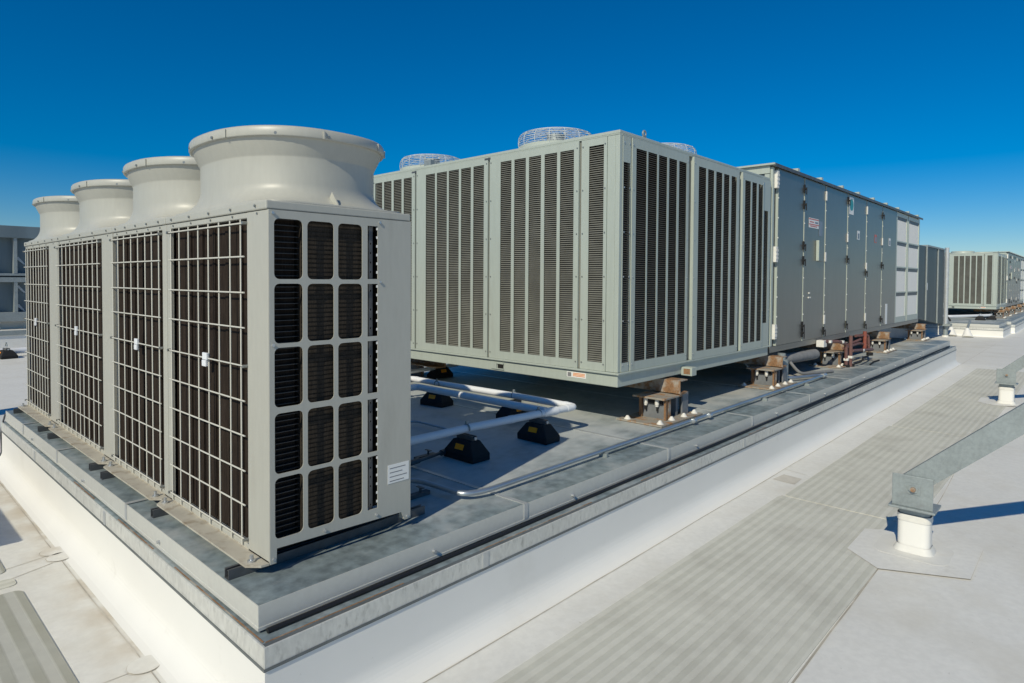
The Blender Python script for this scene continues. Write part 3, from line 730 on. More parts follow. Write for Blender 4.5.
# ------------------------------------------------------------------ air handler
def air_handler():
    X0, X1, Y0, Y1, ZB, ZT = 8.165, 17.28, 3.070, 6.70, .400, 2.80
    t = thing('air_handler', 'long galvanized air handler with tall doors behind the louvred cabinet', 'air handler', (X0, Y0, ZB), 'galvanized air handlers')
    b = MB(); b.box(X0, X1, Y0+.02, Y1-.02, ZB+.0805, ZT-.0005); obj('cabinet', b, 'galv_panel', t)
    e = MB()
    for i in range(7): y = Y0+.05+i*(Y1-Y0-.1)/6; e.box(X0-.03, X0-.0005, y-.03, y+.03, ZB+.09, ZT-.11)
    e.box(X0-.022, X0-.0008, Y0+.02, Y1, ZT-.10, ZT-.002)
    each('end_frame', e, 'sage_paint', t)
    b = MB(); b.box(X0-.01, X1+.02, Y0-.01, Y1, ZB, ZB+.08); obj('base_rail', b, 'galv_panel', t, bevel=.003)
    r = MB(); r.box(X0-.06, X1+.05, Y0-.055, Y1+.05, ZT, ZT+.022); obj('roof_panel', r, 'sage_paint', t)
    r = MB(); r.box(X0-.03, X1+.05, Y0-.058, Y0-.0555, ZT-.022, ZT+.021); obj('roof_edge', r, 'dark_steel', t)
    k = MB()
    for x in (9.0, 10.0, 11.05, 12.0, 12.97, 13.95, 14.95, 15.9, 16.85): k.box(x-.035, x+.035, Y0-.05, Y1, ZT+.0225, ZT+.065)
    each('roof_seam', k, 'sage_paint', t)
    # corner post and hinge post strips on the front
    ps = MB(); ps.box(X0, X0+.06, Y0-.012, Y0+.0195, ZB+.082, ZT-.023); obj('corner_post', ps, 'sage_paint', t, bevel=.003)
    seams = [8.315, 9.315, 10.262, 11.425, 12.58, 13.72, 14.90]
    zb, zt = ZB+.085, ZT-.025
    for i in range(6):
        a, c = seams[i]+.014, seams[i+1]-.045
        d = MB(); d.box(a, c, Y0-.030, Y0+.0195, zb, zt); dr = obj('door', d, 'galv_panel', t, bevel=.004)
        ed = MB(); ed.box(a-.0125, a-.0006, Y0-.028, Y0+.0193, zb, zt); obj('door_edge', ed, 'sage_paint', dr)
        sc = MB()
        for j in range(9): z = zb+.12+j*(zt-zb-.24)/8; sc.cyl((a-.007, Y0-.028, z), (a-.007, Y0-.036, z), .009, n=7)
        each('screw', sc, 'label_white', dr)
    st = MB()
    for i, s_ in enumerate(seams): st.box(s_-.044, s_+.001, Y0+.004, Y0+.0192, zb, zt)
    each('door_gap', st, 'dark_steel', t)
    # white hinge blocks at the first post
    for z0, z1 in ((2.52, 2.74), (1.57, 1.77), (.575, .765)):
        h = MB(); h.box(8.232, 8.300, Y0-.045, Y0+.0035, z0, z1)
        for q in (.25, .5, .75): h.box(8.228, 8.304, Y0-.050, Y0-.0455, z0+(z1-z0)*q-.015, z0+(z1-z0)*q+.015)
        obj('hinge', h, 'white_cap', t, bevel=.004)
    def latch(x, z):
        h = MB(); h.box(x-.035, x+.004, Y0-.042, Y0-.031, z-.06, z+.06); h.cyl((x-.015, Y0-.0415, z), (x-.015, Y0-.058, z), .014, n=10); h.box(x-.027, x-.005, Y0-.066, Y0-.0585, z-.08, z+.02)
        obj('latch', h, 'black_rubber', t)
    for x, zs in ((9.305, (2.62, 2.40, 1.83, 1.62, .70, .60)), (11.415, (2.66, 1.70, .62)), (13.705, (2.60, 1.65, .62)), (10.25, (.58,)), (12.57, (1.50, .56))):
        for z in zs: latch(x, z)
    hm = MB()
    for x, zs in ((10.255, (2.62, 1.70, .75)), (12.572, (2.6, 1.6, .70)), (11.40, (2.05,)), (13.69, (2.1,))):
        for z in zs: hm.box(x-.03, x+.022, Y0-.046, Y0-.0312, z-.07, z+.07)
    each('door_stop', hm, 'white_cap', t, bevel=.004)
    yd = Y0-.031
    s = MB(); s.box(9.50, 9.93, yd-.002, yd-.0005, 2.10, 2.24); sg = obj('door_sign', s, 'label_white', t)
    q = MB()
    for z, x0, x1 in ((2.225, 9.50, 9.93), (2.185, 9.53, 9.72), (2.15, 9.50, 9.93), (2.125, 9.55, 9.85)): q.box(x0, x1, yd-.0035, yd-.0021, z-.008, z+.006)
    obj('sign_print', q, 'label_red', sg)
    q = MB(); q.box(9.76, 9.90, yd-.0035, yd-.0021, 2.17, 2.195); q.box(9.95, 10.10, yd-.0035, yd-.0006, 2.0, 2.22); obj('sign_print', q, 'blue_grey', sg)
    bx = MB(); bx.box(9.83, 9.86, yd-.04, yd-.0005, 1.63, 1.93); each('control_box', bx, 'sage_paint', t, bevel=.004)
    bx = MB(); bx.box(9.862, 10.10, yd-.028, yd-.0005, 1.63, 1.93); obj('control_panel', bx, 'galv_panel', t)
    q = MB(); q.box(9.51, 9.61, yd-.012, yd-.0005, 1.085, 1.105); q.box(9.53, 9.57, yd-.012, yd-.0005, 1.15, 1.17); each('door_tag', q, 'white_cap', t)
    s = MB(); s.box(11.48, 11.73, yd-.002, yd-.0005, 2.45, 2.735); sg = obj('door_sticker', s, 'label_white', t)
    q = MB(); n = 20; q.cyl((11.605, yd-.0021, 2.61), (11.605, yd-.0035, 2.61), .10, n=24, smooth=False); obj('sticker_disc', q, 'label_teal', sg)
    for x, z, m_ in ((12.05, 2.13, 'label_white'), (13.20, 2.13, 'label_red'), (14.28, 2.12, 'label_white')):
        s = MB(); s.box(x-.075, x+.075, yd-.002, yd-.0005, z-.075, z+.075); pl = obj('door_plate', s, m_, t)
        s = MB(); s.box(x-.05, x+.05, yd-.0035, yd-.0021, z-.06, z+.03); obj('plate_print', s, 'blue_grey', pl)
    s = MB(); s.box(14.03, 14.20, yd-.002, yd-.0005, .50, .90); obj('door_sticker', s, 'label_white', t)
    # filter section: two columns of four pale screens below dark flaps
    zs = [(.60, 1.035), (1.125, 1.56), (1.655, 2.095), (2.19, 2.62)]
    cols = [(14.97, 15.86), (16.06, 17.10)]
    for a, c in cols:
        fr = MB()
        holes = [rect(a, c, z0, z1+.07) for z0, z1 in zs]
        fo = plate_mb((0, Y0+.0190, 0), (1, 0, 0), (0, 0, 1), rect(a-.065, c+.075, zb, zt), holes, .040); f_ = obj('filter_frame', fo, 'sage_paint', t)
        for z0, z1 in zs:
            p = MB(); p.box(a+.002, c-.002, Y0-.008, Y0-.002, z0+.002, z1); obj('filter_screen', p, 'filter_mesh', f_)
            p = MB(); p.box(a+.003, c-.003, Y0-.010, Y0-.001, z1+.001, z1+.068); obj('filter_flap', p, 'dark_steel', f_)
    return t
ahu = air_handler()

# ------------------------------------------------------------------ vibration isolators under the cabinets
def isolator(x, y, label):
    t = thing('vibration_isolator', label, 'isolator', (x, y, 0), 'rusty spring isolators under the cabinets')
    def B(*a): m = MB(); m.box(x+a[0], x+a[1], y+a[2], y+a[3], a[4], a[5]); return m
    m = B(0, .80, 0, .48, .0045, .018); obj('base_plate', m, 'rusty_plate', t, bevel=.002)
    h = MB()
    h.add([(x+.262, y+.352, .0185), (x+.262, y+.112, .0185), (x+.262, y+.122, .208), (x+.262, y+.342, .208), (x+.30, y+.352, .0185), (x+.30, y+.112, .0185), (x+.30, y+.122, .208), (x+.30, y+.342, .208)], [(0,1,2,3), (4,7,6,5), (0,4,5,1), (1,5,6,2), (2,6,7,3), (3,7,4,0)])
    h.box(x+.50, x+.535, y+.13, y+.34, .0185, .208)
    each('housing', h, 'grey_housing', t)
    p = MB(); p.box(x+.232, x+.262, y+.345, y+.375, .0185, .208); p.box(x+.225, x+.258, y+.085, y+.105, .0185, .208); p.box(x+.285, x+.325, y+.088, y+.108, .0185, .208); each('leg', p, 'rust', t)
    p = MB(); p.box(x+.575, x+.69, y+.10, y+.118, .0185, .234); p.box(x+.68, x+.693, y+.1185, y+.19, .0185, .234); each('leg', p, 'grey_housing', t)
    m = MB(); m.box(x+.185, x+.535, y+.08, y+.42, .2085, .226); obj('top_plate', m, 'rusty_plate', t, bevel=.003)
    dk = MB(); dk.box(x+.245, x+.2615, y+.135, y+.33, .155, .2075); obj('spring_recess', dk, 'black_rubber', t)
    for yy in (.185, .305):
        s = MB(); s.cyl((x+.243, y+yy, .09), (x+.243, y+yy, .17), .010, n=8); obj('spring_rod', s, 'black_rubber', t)
        s = MB(); s.cyl((x+.238, y+yy, .15), (x+.238, y+yy, .205), .021, n=8); s.cyl((x+.238, y+yy, .135), (x+.238, y+yy, .149), .016, n=8); obj('spring_bolt', s, 'white_cap', t)
    c = MB(); xa, xb, ya, yb = x+.475, x+.625, y+.075, y+1.1
    c.box(xa, xa+.012, ya, yb, .236, .364); c.box(xa+.0125, xb, ya, yb, .352, .364); c.box(xa+.0125, xb, ya, yb, .236, .248)
    c.box(xa, xb, ya, ya+.004, .2265, .2355)
    obj('support_channel', c, 'rust', t, bevel=.003)
    c = MB(); c.box(x+.49, x+.61, y+.30, y+.62, .3645, .379); obj('shim', c, 'dark_steel', t)
    for dx, dy in ((.055, .39), (.07, .055), (.30, .065), (.52, .055), (.74, .06), (.74, .4)):
        k = MB(); k.cyl((x+dx, y+dy, .0185), (x+dx, y+dy, .052), .034, .010, n=12); obj('anchor_cap', k, 'white_cap', t)
    return t
iso = isolator(5.015, 2.822, 'rusty isolator under the near corner of the louvred cabinet')
iso_labels = ['rusty isolator at the joint of louvred cabinet and air handler', 'rusty isolator behind the maroon pipes', 'isolator under the doors beyond the maroon pipes', 'last isolator, under the filter screens at the curb end']
for x, lab in zip((7.69, 10.40, 13.28, 16.72), iso_labels):
    c = copy_tree(iso); c.location.x = x; c['label'] = lab
for x, lab in ((5.62, 'dark isolator under the back left corner of the louvred cabinet'), (8.5, 'dark isolator deep under the back of the cabinets')):
    c = copy_tree(iso); c.location = (x, 6.98, 0); c.rotation_euler.z = PI; c['label'] = lab

# ------------------------------------------------------------------ pipes on the near deck
ZP = .218
pl = MB()
pl.tube(bend([(2.0, 3.392, ZP), (3.2, 3.39, ZP), (4.375, 3.305, ZP), (4.395, 4.0, ZP), (4.355, 5.07, ZP), (4.36, 5.55, ZP), (3.2, 5.60, ZP), (2.0, 5.60, ZP)], .045, 6), .030, 14)
pipe = obj('insulated_pipe', pl, 'white_pvc', loc=(2.0, 3.47, 0)); tag(pipe, 'long white insulated pipe looping round in front of the louvred cabinet', 'pipe')
pl = MB(); pl.tube(bend([(4.055, 3.365, ZP), (4.062, 3.95, ZP), (4.06, 5.08, ZP), (3.2, 5.12, ZP), (2.0, 5.12, ZP)], .05, 6), .033, 14)
tag(obj('insulated_pipe', pl, 'white_pvc', loc=(4.135, 3.43, 0)), 'inner white pipe branching off the loop, half in shade', 'pipe')
pl = MB(); pl.tube(bend([(1.98, 5.85, .14), (3.9, 5.85, .14), (4.8, 6.4, .14), (5.9, 6.5, .14)], .06), .026, 12)
tag(obj('insulated_pipe', pl, 'white_pvc', loc=(2, 5.8, 0)), 'short white pipe running under the back of the louvred cabinet', 'pipe')

m = MB()
for p, q in (((4.30, 3.3104, ZP), (4.26, 3.3133, ZP)), ((4.377, 3.38, ZP), (4.378, 3.42, ZP)), ((4.359, 5.44, ZP), (4.3594, 5.48, ZP)), ((3.60, 3.361, ZP), (3.64, 3.3582, ZP))): m.cyl(p, q, .0325, n=16)
each('fitting', m, 'white_pvc', pipe)
m = MB(); m.cyl((3.98, 3.3336, ZP), (4.14, 3.322, ZP), .036, n=16); obj('tee_fitting', m, 'white_pvc', pipe)
def pipe_support(x, y, label, ang=0.):
    """rubber block, long along Y, with strut and pipe clamp"""
    t = thing('pipe_support', label, 'pipe support', (x, y, 0), 'black rubber pipe supports')
    L, Wd, Hh = .158, .090, .142
    m = MB(); m.add([(x-Wd, y-L, .0005), (x+Wd, y-L, .0005), (x+Wd, y+L, .0005), (x-Wd, y+L, .0005), (x-Wd, y-L, .05), (x+Wd, y-L, .05), (x+Wd, y+L, .05), (x-Wd, y+L, .05),
                     (x-.05, y-L*.58, Hh), (x+.05, y-L*.58, Hh), (x+.05, y+L*.58, Hh), (x-.05, y+L*.58, Hh)],
                    [(0,3,2,1), (0,1,5,4), (1,2,6,5), (2,3,7,6), (3,0,4,7), (4,5,9,8), (5,6,10,9), (6,7,11,10), (7,4,8,11), (8,9,10,11)])
    obj('rubber_block', m, 'black_rubber', t, bevel=.008)
    d = Vector((.040, 0, .092)).normalized(); nrm = Vector((-d.z, 0, d.x))
    r = MB(); r.obox(Vector((x-.070, y, .096))+nrm*.003, (0, 1, 0), d, nrm, .044, .020, .0012); obj('reflector', r, 'reflector', t)
    s = MB(); s.box(x-.021, x+.021, y-.085, y+.085, Hh+.0005, Hh+.004); s.box(x-.021, x-.018, y-.085, y+.085, Hh+.0045, Hh+.034); s.box(x+.018, x+.021, y-.085, y+.085, Hh+.0045, Hh+.034); s.box(x-.0175, x-.008, y-.085, y+.085, Hh+.031, Hh+.034); s.box(x+.008, x+.0175, y-.085, y+.085, Hh+.031, Hh+.034)
    obj('strut', s, 'dark_steel', t)
    b = MB(); b.cyl((x, y-.087, Hh+.017), (x, y-.098, Hh+.017), .012, n=8); obj('end_bolt', b, 'zinc', t)
    c = MB(); ring = [(0, a) for a in range(0, 181, 15)]
    c.tube([(x, y+.0335*math.cos(math.radians(a)), ZP+.0335*math.sin(math.radians(a))) for a in range(-25, 206, 15)], .006, 6); c.box(x-.008, x+.008, y-.008, y+.008, ZP+.036, ZP+.056)
    obj('pipe_clamp', c, 'galv_steel', t)
    return t
ps0 = pipe_support(3.165, 3.385, 'black rubber pipe block under the near white pipe, its orange reflector fully visible')
ps0.location.y = 3.385
def sup_copy(x, y, lab, rot=0.):
    c = copy_tree(ps0); c.location = (x, y, 0); c.rotation_euler.z = rot; c['label'] = lab; return c
sup_copy(3.935, 3.345, 'black pipe block under the bend of the white pipe loop')
sup_copy(4.40, 4.05, 'black pipe block half hidden behind the near white pipe', PI/2)
sup_copy(4.30, 5.06, 'black pipe block with reflector at the far end of the inner pipe', .12)
sup_copy(5.55, 6.46, 'small black pipe block in the shade under the louvred cabinet', PI/2)

tb = MB().tube(bend([(2.08, 3.19, .055), (2.49, 3.18, .05), (2.515, 2.72, .045), (2.66, 2.672, .045), (9.13, 2.71, .045)], .16, 8), .0165, 12)
cond1 = obj('conduit', tb, 'conduit_metal', loc=(2.1, 3.19, 0)); tag(cond1, 'long metal conduit bending round and running along the deck edge', 'conduit')
for i, (x, y, r) in enumerate(((9.14, 2.71, .030), (9.20, 2.71, .030), (5.30, 2.664, .022), (5.62, 2.665, .022))):
    m = MB(); m.cyl((x, y, .045), (x+.045, y, .045), r, n=10); obj('coupling', m, 'zinc', cond1)
for x in (3.9, 7.0, 8.4):
    m = MB(); m.box(x-.012, x+.012, 2.64, 2.71, .0005, .028); obj('conduit_strap', m, 'galv_steel', cond1)
tb = MB().tube(bend([(9.17, 2.735, .05), (8.6, 2.93, .05), (8.30, 3.3, .09), (8.28, 3.5, .3), (8.28, 3.5, .46)], .1), .02, 10)
tag(obj('conduit', tb, 'conduit_metal', loc=(9.17, 2.73, 0)), 'short conduit turning back from the end fitting beneath the cabinet', 'conduit')
tb = MB().tube(bend([(2.05, 4.52, .04), (3.56, 4.50, .04), (3.55, 3.95, .04)], .1), .011, 8); tb.cyl((3.55, 3.99, .04), (3.55, 3.93, .04), .022, n=10)
tag(obj('conduit', tb, 'conduit_metal', loc=(3.5, 4.5, 0)), 'thin conduit lying in the shade behind the near white pipe', 'conduit')
tb = MB().tube([(2.02, 3.485, .09), (2.5, 3.47, .05), (2.73, 3.475, .035), (3.06, 3.53, .035)], .013, 8); tb.cyl((2.70, 3.473, .036), (2.80, 3.487, .036), .020, n=10); tb.cyl((3.04, 3.525, .035), (3.09, 3.535, .035), .022, n=10)
tag(obj('conduit', tb, 'dark_steel', loc=(2.7, 3.47, 0)), 'short dark hose end beside the nearest pipe block', 'hose')
for x, y, lab in ((2.38, 2.985, 'short dark strut foot crossing under the bent conduit'), (2.95, 3.60, 'short dark strut foot beside the hose end')):
    m = MB(); m.box(x-.09, x+.09, y-.02, y+.02, .0005, .024); m.cyl((x+.03, y, .0245), (x+.03, y, .05), .008, n=8); m.box(x+.02, x+.04, y-.03, y+.03, .0505, .055)
    tag(obj('strut_foot', m, 'dark_steel', loc=(x, y, 0)), lab, 'bracket', 'strut feet on the deck')

# maroon refrigerant pipes in front of the air handler
t = thing('refrigerant_pipes', 'maroon upright pipes and valves before the third isolator', 'pipework', (10.7, 2.83, 0))
m = MB()
m.tube(bend([(10.05, 2.98, .43), (10.40, 2.86, .415), (10.66, 2.83, .36), (10.69, 2.83, .005)], .06), .026, 10)
m.tube([(10.80, 2.80, .005), (10.80, 2.80, .485)], .028, 10)
m.tube([(11.0, 2.83, .23), (12.1, 2.80, .17)], .025, 10)
m.tube(bend([(10.8, 2.9, .28), (11.7, 2.9, .30), (12.02, 2.86, .24)], .05), .022, 8)
m.tube(bend([(11.65, 2.95, .42), (11.98, 2.84, .42), (12.02, 2.83, .14)], .05), .024, 8)
m.tube([(11.2, 3.0, .27), (11.75, 2.9, .36)], .022, 8)
each('pipe', m, 'maroon_pipe', t)
m = MB(); m.tube([(11.86, 2.86, .20), (11.86, 2.86, .49)], .03, 10); obj('riser', m, 'red_pipe', t)
m = MB()
for c in ((10.17, 2.93, .424), (10.5, 2.85, .405), (10.69, 2.83, .12), (10.80, 2.80, .15), (11.55, 2.82, .20)): m.box(c[0]-.035, c[0]+.035, c[1]-.033, c[1]+.033, c[2]-.02, c[2]+.02)
each('fitting', m, 'white_cap', t, bevel=.006)
m = MB(); m.tube(bend([(10.8, 2.78, .03), (11.1, 2.72, .06), (11.25, 2.72, .12), (11.6, 2.75, .10), (11.9, 2.78, .13)], .05), .014, 7); m.cyl((11.85, 2.78, .09), (11.85, 2.78, .14), .05, n=12); m.cyl((10.69, 2.83, .0005), (10.69, 2.83, .04), .05, n=12); m.cyl((10.84, 2.80, .0005), (10.84, 2.80, .045), .05, n=12)
m.tube([(11.2, 2.62, .012), (11.6, 2.66, .02), (11.95, 2.66, .012)], .012, 7)
each('valve', m, 'black_rubber', t)
m = MB(); m.box(9.98, 10.12, 2.95, 3.058, .35, .45); jb = obj('junction_box', m, 'white_cap', loc=(10.05, 3.0, .38), bevel=.004); tag(jb, 'small pale junction box under the air handler rail at the maroon pipe', 'box')
m = MB(); m.tube(bend([(8.75, 3.5, .36), (8.95, 3.15, .25), (9.9, 3.05, .25)], .1), .075, 14); tag(obj('insulated_pipe', m, 'grey_foam', loc=(9, 3.2, 0)), 'fat grey foam wrapped pipe beneath the first air handler door', 'pipe')
m = MB().tube(bend([(9.0, 3.12, .24), (9.05, 2.98, .05), (9.9, 2.80, .02)], .12), .022, 8)
tag(obj('hose', m, 'grey_foam', loc=(9, 3.1, 0)), 'grey hose drooping from the foam pipe to the deck', 'hose')
m = MB(); m.cyl((8.47, 3.02, .02), (8.47, 3.02, .30), .085, n=16); m.cyl((8.47, 3.02, .0005), (8.47, 3.02, .0195), .11, n=16); m.cyl((8.47, 3.02, .3005), (8.47, 3.02, .38), .05, n=12)
tag(obj('drain_trap', m, 'galv_steel', loc=(8.47, 3.02, 0), bevel=.004), 'grey upright drain fitting beside the second isolator', 'drain')

# galvanised duct and post behind the air handler
t = thing('air_duct', 'tall galvanized duct standing beyond the end of the air handler', 'duct', (20, 3.85, 0))
d = MB(); xa, xb, ya, yb = 17.6, 25.55, 3.80, 6.2
d.add([(xa, ya, .62), (xb, ya, -.09), (xb, yb, -.09), (xa, yb, .62), (xa, ya, 2.42), (xb, ya, 2.42), (xb, yb, 2.42), (xa, yb, 2.42)], [(0,3,2,1), (4,5,6,7), (0,1,5,4), (1,2,6,5), (2,3,7,6), (3,0,4,7)])
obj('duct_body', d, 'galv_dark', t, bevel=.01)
d = MB()
for x in (18.6, 20.5, 22.45, 24.3): d.box(x-.022, x+.022, ya-.035, ya-.0005, .62-.71*(x-xa)/(xb-xa), 2.42)
each('joint_flange', d, 'galv_steel', t)
d = MB(); d.box(22.55, 22.75, ya-.003, ya-.0005, 1.10, 1.32); obj('duct_tag', d, 'label_white', t)
d = MB(); d.box(22.5, 25.56, ya-.03, yb, 2.4205, 2.47); obj('duct_cap', d, 'galv_steel', t)
t = thing('steel_post', 'slim galvanized post beside the duct end, standing on the roof', 'post', (25.75, 3.76, RZ))
d = MB(); d.cyl((25.75, 3.76, -.06), (25.75, 3.76, 2.52), .065, n=14); obj('pole', d, 'galv_seam', t)
d = MB(); d.cyl((25.75, 3.76, RZ), (25.75, 3.76, -.13), .075, n=14); obj('sleeve', d, 'galv_steel', t)
d = MB(); d.box(25.52, 25.98, 3.6, 3.95, -.13, -.06); obj('base_plate', d, 'galv_steel', t)
d = MB(); d.cyl((25.75, 3.76, RZ+.001), (25.75, 3.76, RZ+.06), .11, .09, n=16); obj('collar', d, 'white_cap', t)
d = MB(); d.box(15.2, 22.2, 4.6, 6.2, RZ+.002, .2); tag(obj('supply_duct', d, 'blue_grey', loc=(18, 5, RZ), bevel=.02), 'blue grey duct in shade seen under the air handler end', 'duct') if False else None
d = MB(); d.box(18.2, 25, 4.6, 6.6, RZ+.002, -.02); tag(obj('supply_duct', d, 'blue_grey', loc=(20, 5, RZ), bevel=.02), 'blue grey duct in shade seen under the air handler end', 'duct')

# far cabinets: same kinds again
fc = copy_tree(cond); fc.location += Vector((26.62, -.15, -.09)); [bpy.data.objects.remove(g) for f in fc.children if f.name.startswith('fan_ring') for g in list(f.children)]; fc['label'] = 'distant sage louvred cabinet at the right edge'
fa = copy_tree(ahu); fa.location += Vector((26.62, -.15, -.11)); fa['label'] = 'distant air handler behind the far louvred cabinet at the right edge'
for i, x in enumerate((32.0, 34.3, 36.9, 40.0, 43.4)):
    c = copy_tree(iso); c.location = (x, 2.67, -.088); c['label'] = ['first far isolator, at the corner of the distant louvred cabinet', 'second far isolator, under the distant louvred cabinet', 'third far isolator, under the start of the distant air handler', 'fourth far isolator, under the distant air handler doors', 'last far isolator at the far end of the distant air handler'][i]
for i, (x, y, lab) in enumerate(((29.75, 3.24, 'far pipe block left of its neighbour on the distant curb'), (30.5, 2.98, 'far pipe block nearest the corner of the distant cabinet'), (28.1, 4.1, 'far pipe block close to the galvanized post'))):
    c = sup_copy(x, y, lab); c.location.z = -.09; [bpy.data.objects.remove(q) for q in list(c.children) if q.name.startswith('reflector')]
m = MB(); m.tube(bend([(27.6, 5.2, .08), (28.2, 4.0, .08), (30.6, 3.0, .08)], .2), .05, 10)
tag(obj('insulated_pipe', m, 'white_pvc', loc=(28.5, 4, 0)), 'white pipe on the distant curb before the far cabinet', 'pipe')
m = MB(); m.tube(bend([(28.2, 5.6, .03), (30.0, 4.2, .03), (31.6, 3.4, .03)], .2), .035, 10)
tag(obj('conduit', m, 'conduit_metal', loc=(30, 4.2, 0)), 'thin pipe behind the white one on the distant curb', 'conduit')
for (x, y), (tx, ty, tz), lab in (((26.30, 3.66), (27.15, 3.95, .10), 'left white pipe boot with slanted pipe at the far curb'), ((26.1, 3.18), (27.1, 3.24, .02), 'right white pipe boot with slanted pipe at the far curb')):
    t = thing('pipe_boot', lab, 'pipe boot', (x, y, RZ), 'white pipe boots at the far curb')
    p0 = Vector((x, y, RZ+.002)); top = Vector((x+.12, y+.03, RZ+.30))
    m = MB(); m.cyl(p0, top, .17, .05, n=16); obj('boot', m, 'membrane_clean', t)
    m = MB(); m.tube([top-Vector((0, 0, .02)), (tx, ty, tz)], .035, 10); obj('pipe', m, 'galv_steel', t)
t = thing('roof_cabinet', 'plain white cabinet cut off by the right edge, farthest of all', 'air handler', (56, 3, RZ))
m = MB(); m.box(55, 60, 2.0, 3.66, RZ+.3, 2.25); obj('cabinet', m, 'white_unit', t, bevel=.02)
m = MB(); m.box(55.1, 59.9, 2.1, 3.6, RZ+.001, RZ+.2995); obj('curb', m, 'membrane_clean', t)
m = MB(); m.box(54.95, 54.9995, 2.0, 3.66, 2.1, 2.26); obj('eave', m, 'dark_steel', t)

# galvanised cabinet in the left background
t = thing('screened_cabinet', 'galvanized framed cabinet far behind the left end of the fan units', 'air handler', (0, 19.8, RZ))
Y = 19.8
m = MB(); m.box(-14, 5.5, Y+.25, Y+3.5, .45, 2.45); obj('panel', m, 'galv_mid', t)
m = MB(); m.box(-14, 5.5, Y-.02, Y+3.6, 2.30, 2.60); obj('top_rail', m, 'galv_mid', t, bevel=.01)
m = MB(); m.box(-14, 5.5, Y, Y+.2, 1.20, 1.32); m.box(-14, 5.5, Y+.01, Y+.19, 1.36, 1.42); each('middle_rail', m, 'galv_steel', t)
m = MB(); m.box(-14, 5.5, Y-.02, Y+3.5, .22, .449); obj('base_rail', m, 'galv_steel', t, bevel=.01)
x = -13.6; i = 0
while x < 5.4:
    m = MB(); m.box(x-.035, x+.035, Y+.005, Y+.2495, .4495, 1.1995); m.box(x-.035, x+.035, Y+.005, Y+.2495, 1.4205, 2.2995); each('stud', m, 'galv_steel', t); x += .9 if i % 2 else .62; i += 1
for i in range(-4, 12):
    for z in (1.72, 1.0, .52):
        x = 2.62 - .63*i; m = MB(); m.add([(x-.10, Y+.215, z+.09), (x+.06, Y+.215, z-.07), (x+.10, Y+.215, z-.07), (x-.04, Y+.215, z+.12), (x-.10, Y+.2495, z+.09), (x+.06, Y+.2495, z-.07), (x+.10, Y+.2495, z-.07), (x-.04, Y+.2495, z+.12)], [(0,1,2,3), (4,7,6,5), (0,4,5,1), (1,5,6,2), (2,6,7,3), (3,7,4,0)]); obj('sun_patch_plate', m, 'galv_seam', t)  # slanted pale plates stand in for patches of sunlight on the panel
m = MB(); m.box(-14.2, 5.7, Y-.3, Y+3.8, RZ+.002, .02); m.box(-14, 5.5, Y+.4, Y+3.4, .0205, .2195); obj('curb', m, 'membrane_clean', t)
m = MB(); m.box(-14.25, 5.75, Y-.36, Y+3.85, .0, .02) if False else m.box(-14.2, 5.7, Y-.33, Y-.301, -.10, .015); obj('flashing', m, 'galv_steel', t)
m = MB(); m.tube([(-8, 18.25, -.38), (6, 18.35, -.38)], .07, 12); tag(obj('insulated_pipe', m, 'white_pvc', loc=(0, 18.3, -.38)), 'white pipe low on the roof before the left background cabinet', 'pipe')
c = sup_copy(2.66, 18.1, 'distant black pipe block with reflector at the left edge', PI/2); c.location.z = RZ; c.scale = (1.75, 1.5, 1.3); c.rotation_euler.z = .1-PI/2+PI/2

# things just outside the left edge whose shadows fall into view
m = MB(); m.box(-2.2, -.385, 5.15, 7.4, RZ+.002, RZ+.95); m.box(-2.24, -.355, 5.11, 7.44, RZ+.9505, RZ+.98)
tag(obj('exhaust_box', m, 'galv_steel', loc=(-1.2, 6, RZ), bevel=.01), 'low steel roof box whose square shadow falls on the white membrane', 'vent')
m = MB(); m.cyl((.15, 10.50, RZ+.002), (.15, 10.50, RZ+2.2), .21, n=24); m.cyl((.15, 10.50, RZ+2.2005), (.15, 10.50, RZ+2.3), .27, n=24)
tag(obj('exhaust_flue', m, 'galv_steel', loc=(.15, 10.5, RZ)), 'round steel flue whose band of shadow crosses the roof behind the fan units', 'vent')

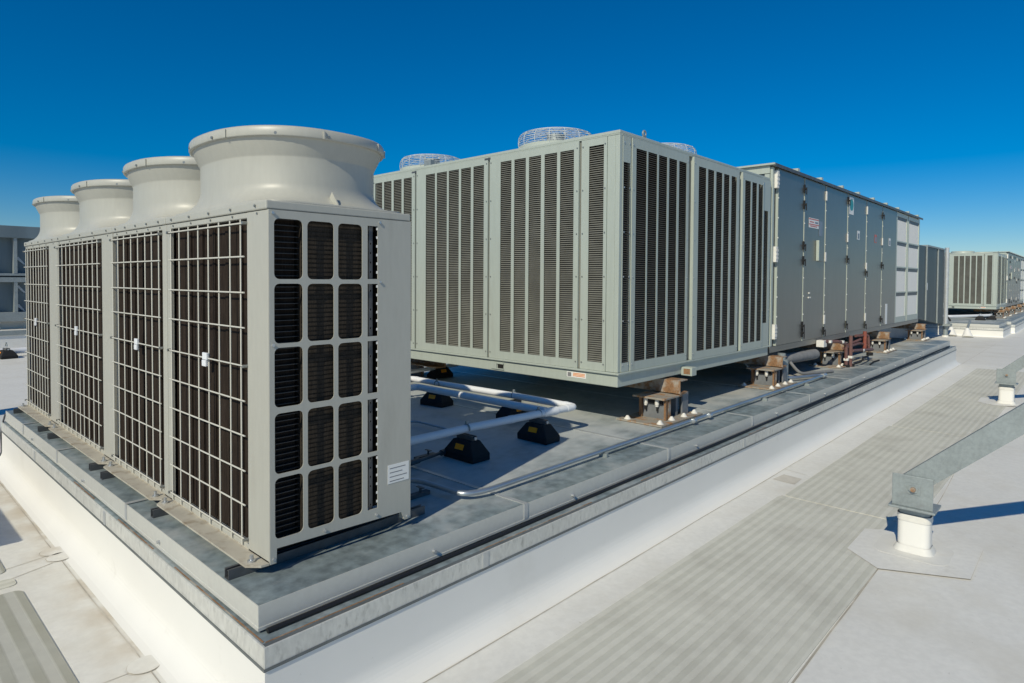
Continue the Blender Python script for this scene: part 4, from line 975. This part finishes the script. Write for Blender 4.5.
# ------------------------------------------------------------------ diagonal braces on stub posts
def brace(label):
    px, py = 5.0, .875
    t = thing('screen_brace', label, 'brace', (px, py, RZ), 'diagonal steel braces on white stub posts')
    p = MB(); ring = rect(px-.075, px+.075, py-.095, py+.095, .045, 5)
    p.loft([[(x, y, RZ+.002) for x, y in ring], [(x, y, -.262) for x, y in ring]]); obj('membrane_sleeve', p, 'membrane_clean', t)
    ring2 = rect(px-.079, px+.079, py-.099, py+.099, .047, 5); p = MB(); p.loft([[(x, y, -.30) for x, y in ring2], [(x, y, -.255) for x, y in ring2]]); obj('sleeve_band', p, 'white_cap', t)
    ring = rect(px-.070, px+.070, py-.090, py+.090, .042, 5)
    p = MB(); p.loft([[(x, y, -.262) for x, y in ring], [(x, y, -.206) for x, y in ring]]); obj('stub_post', p, 'galv_steel', t)
    ring = rect(px-.20, px+.18, py-.21, py+.22, .08, 5)
    p = MB(); p.loft([[(x, y, RZ+.0090) for x, y in ring], [(x, y, RZ+.0105) for x, y in ring]], False, cap1=True); p.loft([[(x, y, RZ+.0105) for x, y in rect(px-.1, px+.1, py-.12, py+.12, .06, 5)], [(x, y, RZ+.05) for x, y in rect(px-.078, px+.078, py-.098, py+.098, .045, 5)]]); obj('base_flashing', p, 'membrane_patch', t)
    # clip angle: upright leg facing -X with bottom leg
    xl = 4.885
    a = MB(); a.box(xl, xl+.010, py-.118, py+.118, -.190, .022); a.box(xl-.030, xl+.20, py-.135, py+.135, -.205, -.1905); obj('clip_angle', a, 'galv_steel', t, bevel=.003)
    b = MB(); b.box(xl-.005, xl-.0005, py-.048, py+.035, -.10, -.025); b.cyl((xl-.0055, py-.008, -.062), (xl-.016, py-.008, -.062), .030, n=6, smooth=False); obj('washer', b, 'galv_steel', t)
    b = MB(); b.cyl((xl-.0165, py-.008, -.062), (xl-.032, py-.008, -.062), .016, n=10); obj('bolt', b, 'rust', t)
    d = Vector((0, -.64, .585)).normalized()
    s = Vector((1, 0, 0)); s = (s - d*s.dot(d)).normalized(); n = d.cross(s).normalized()
    if n.z < 0: n = -n
    o = Vector((xl+.012, py+.03, -.055)); L = 3.6
    c = MB(); hd = .070                               # channel: web faces -X, flanges turn away
    def part(ms, mn, hs, hn):
        cc = o + d*(L/2-.06) + s*ms + n*mn
        c.obox(cc, d, s, n, L/2, hs, hn)
    part(.005, 0, .004, hd); part(.045, hd-.004, .0355, .004); part(.045, -hd+.004, .0355, .004)
    obj('channel', c, 'galv_steel', t)
    e = o + d*(L-.1)
    u = MB(); u.box(e.x-.06, e.x+.10, e.y-.16, e.y-.02, RZ+.002, e.z+.6); obj('upright', u, 'galv_steel', t)
    return t
br = brace('galvanized diagonal brace bolted to the white stub post in the foreground')
b2 = copy_tree(br); b2.location += Vector((7.12, .10, 0)); b2['label'] = 'second diagonal brace farther back, partly hidden by the nearer one'
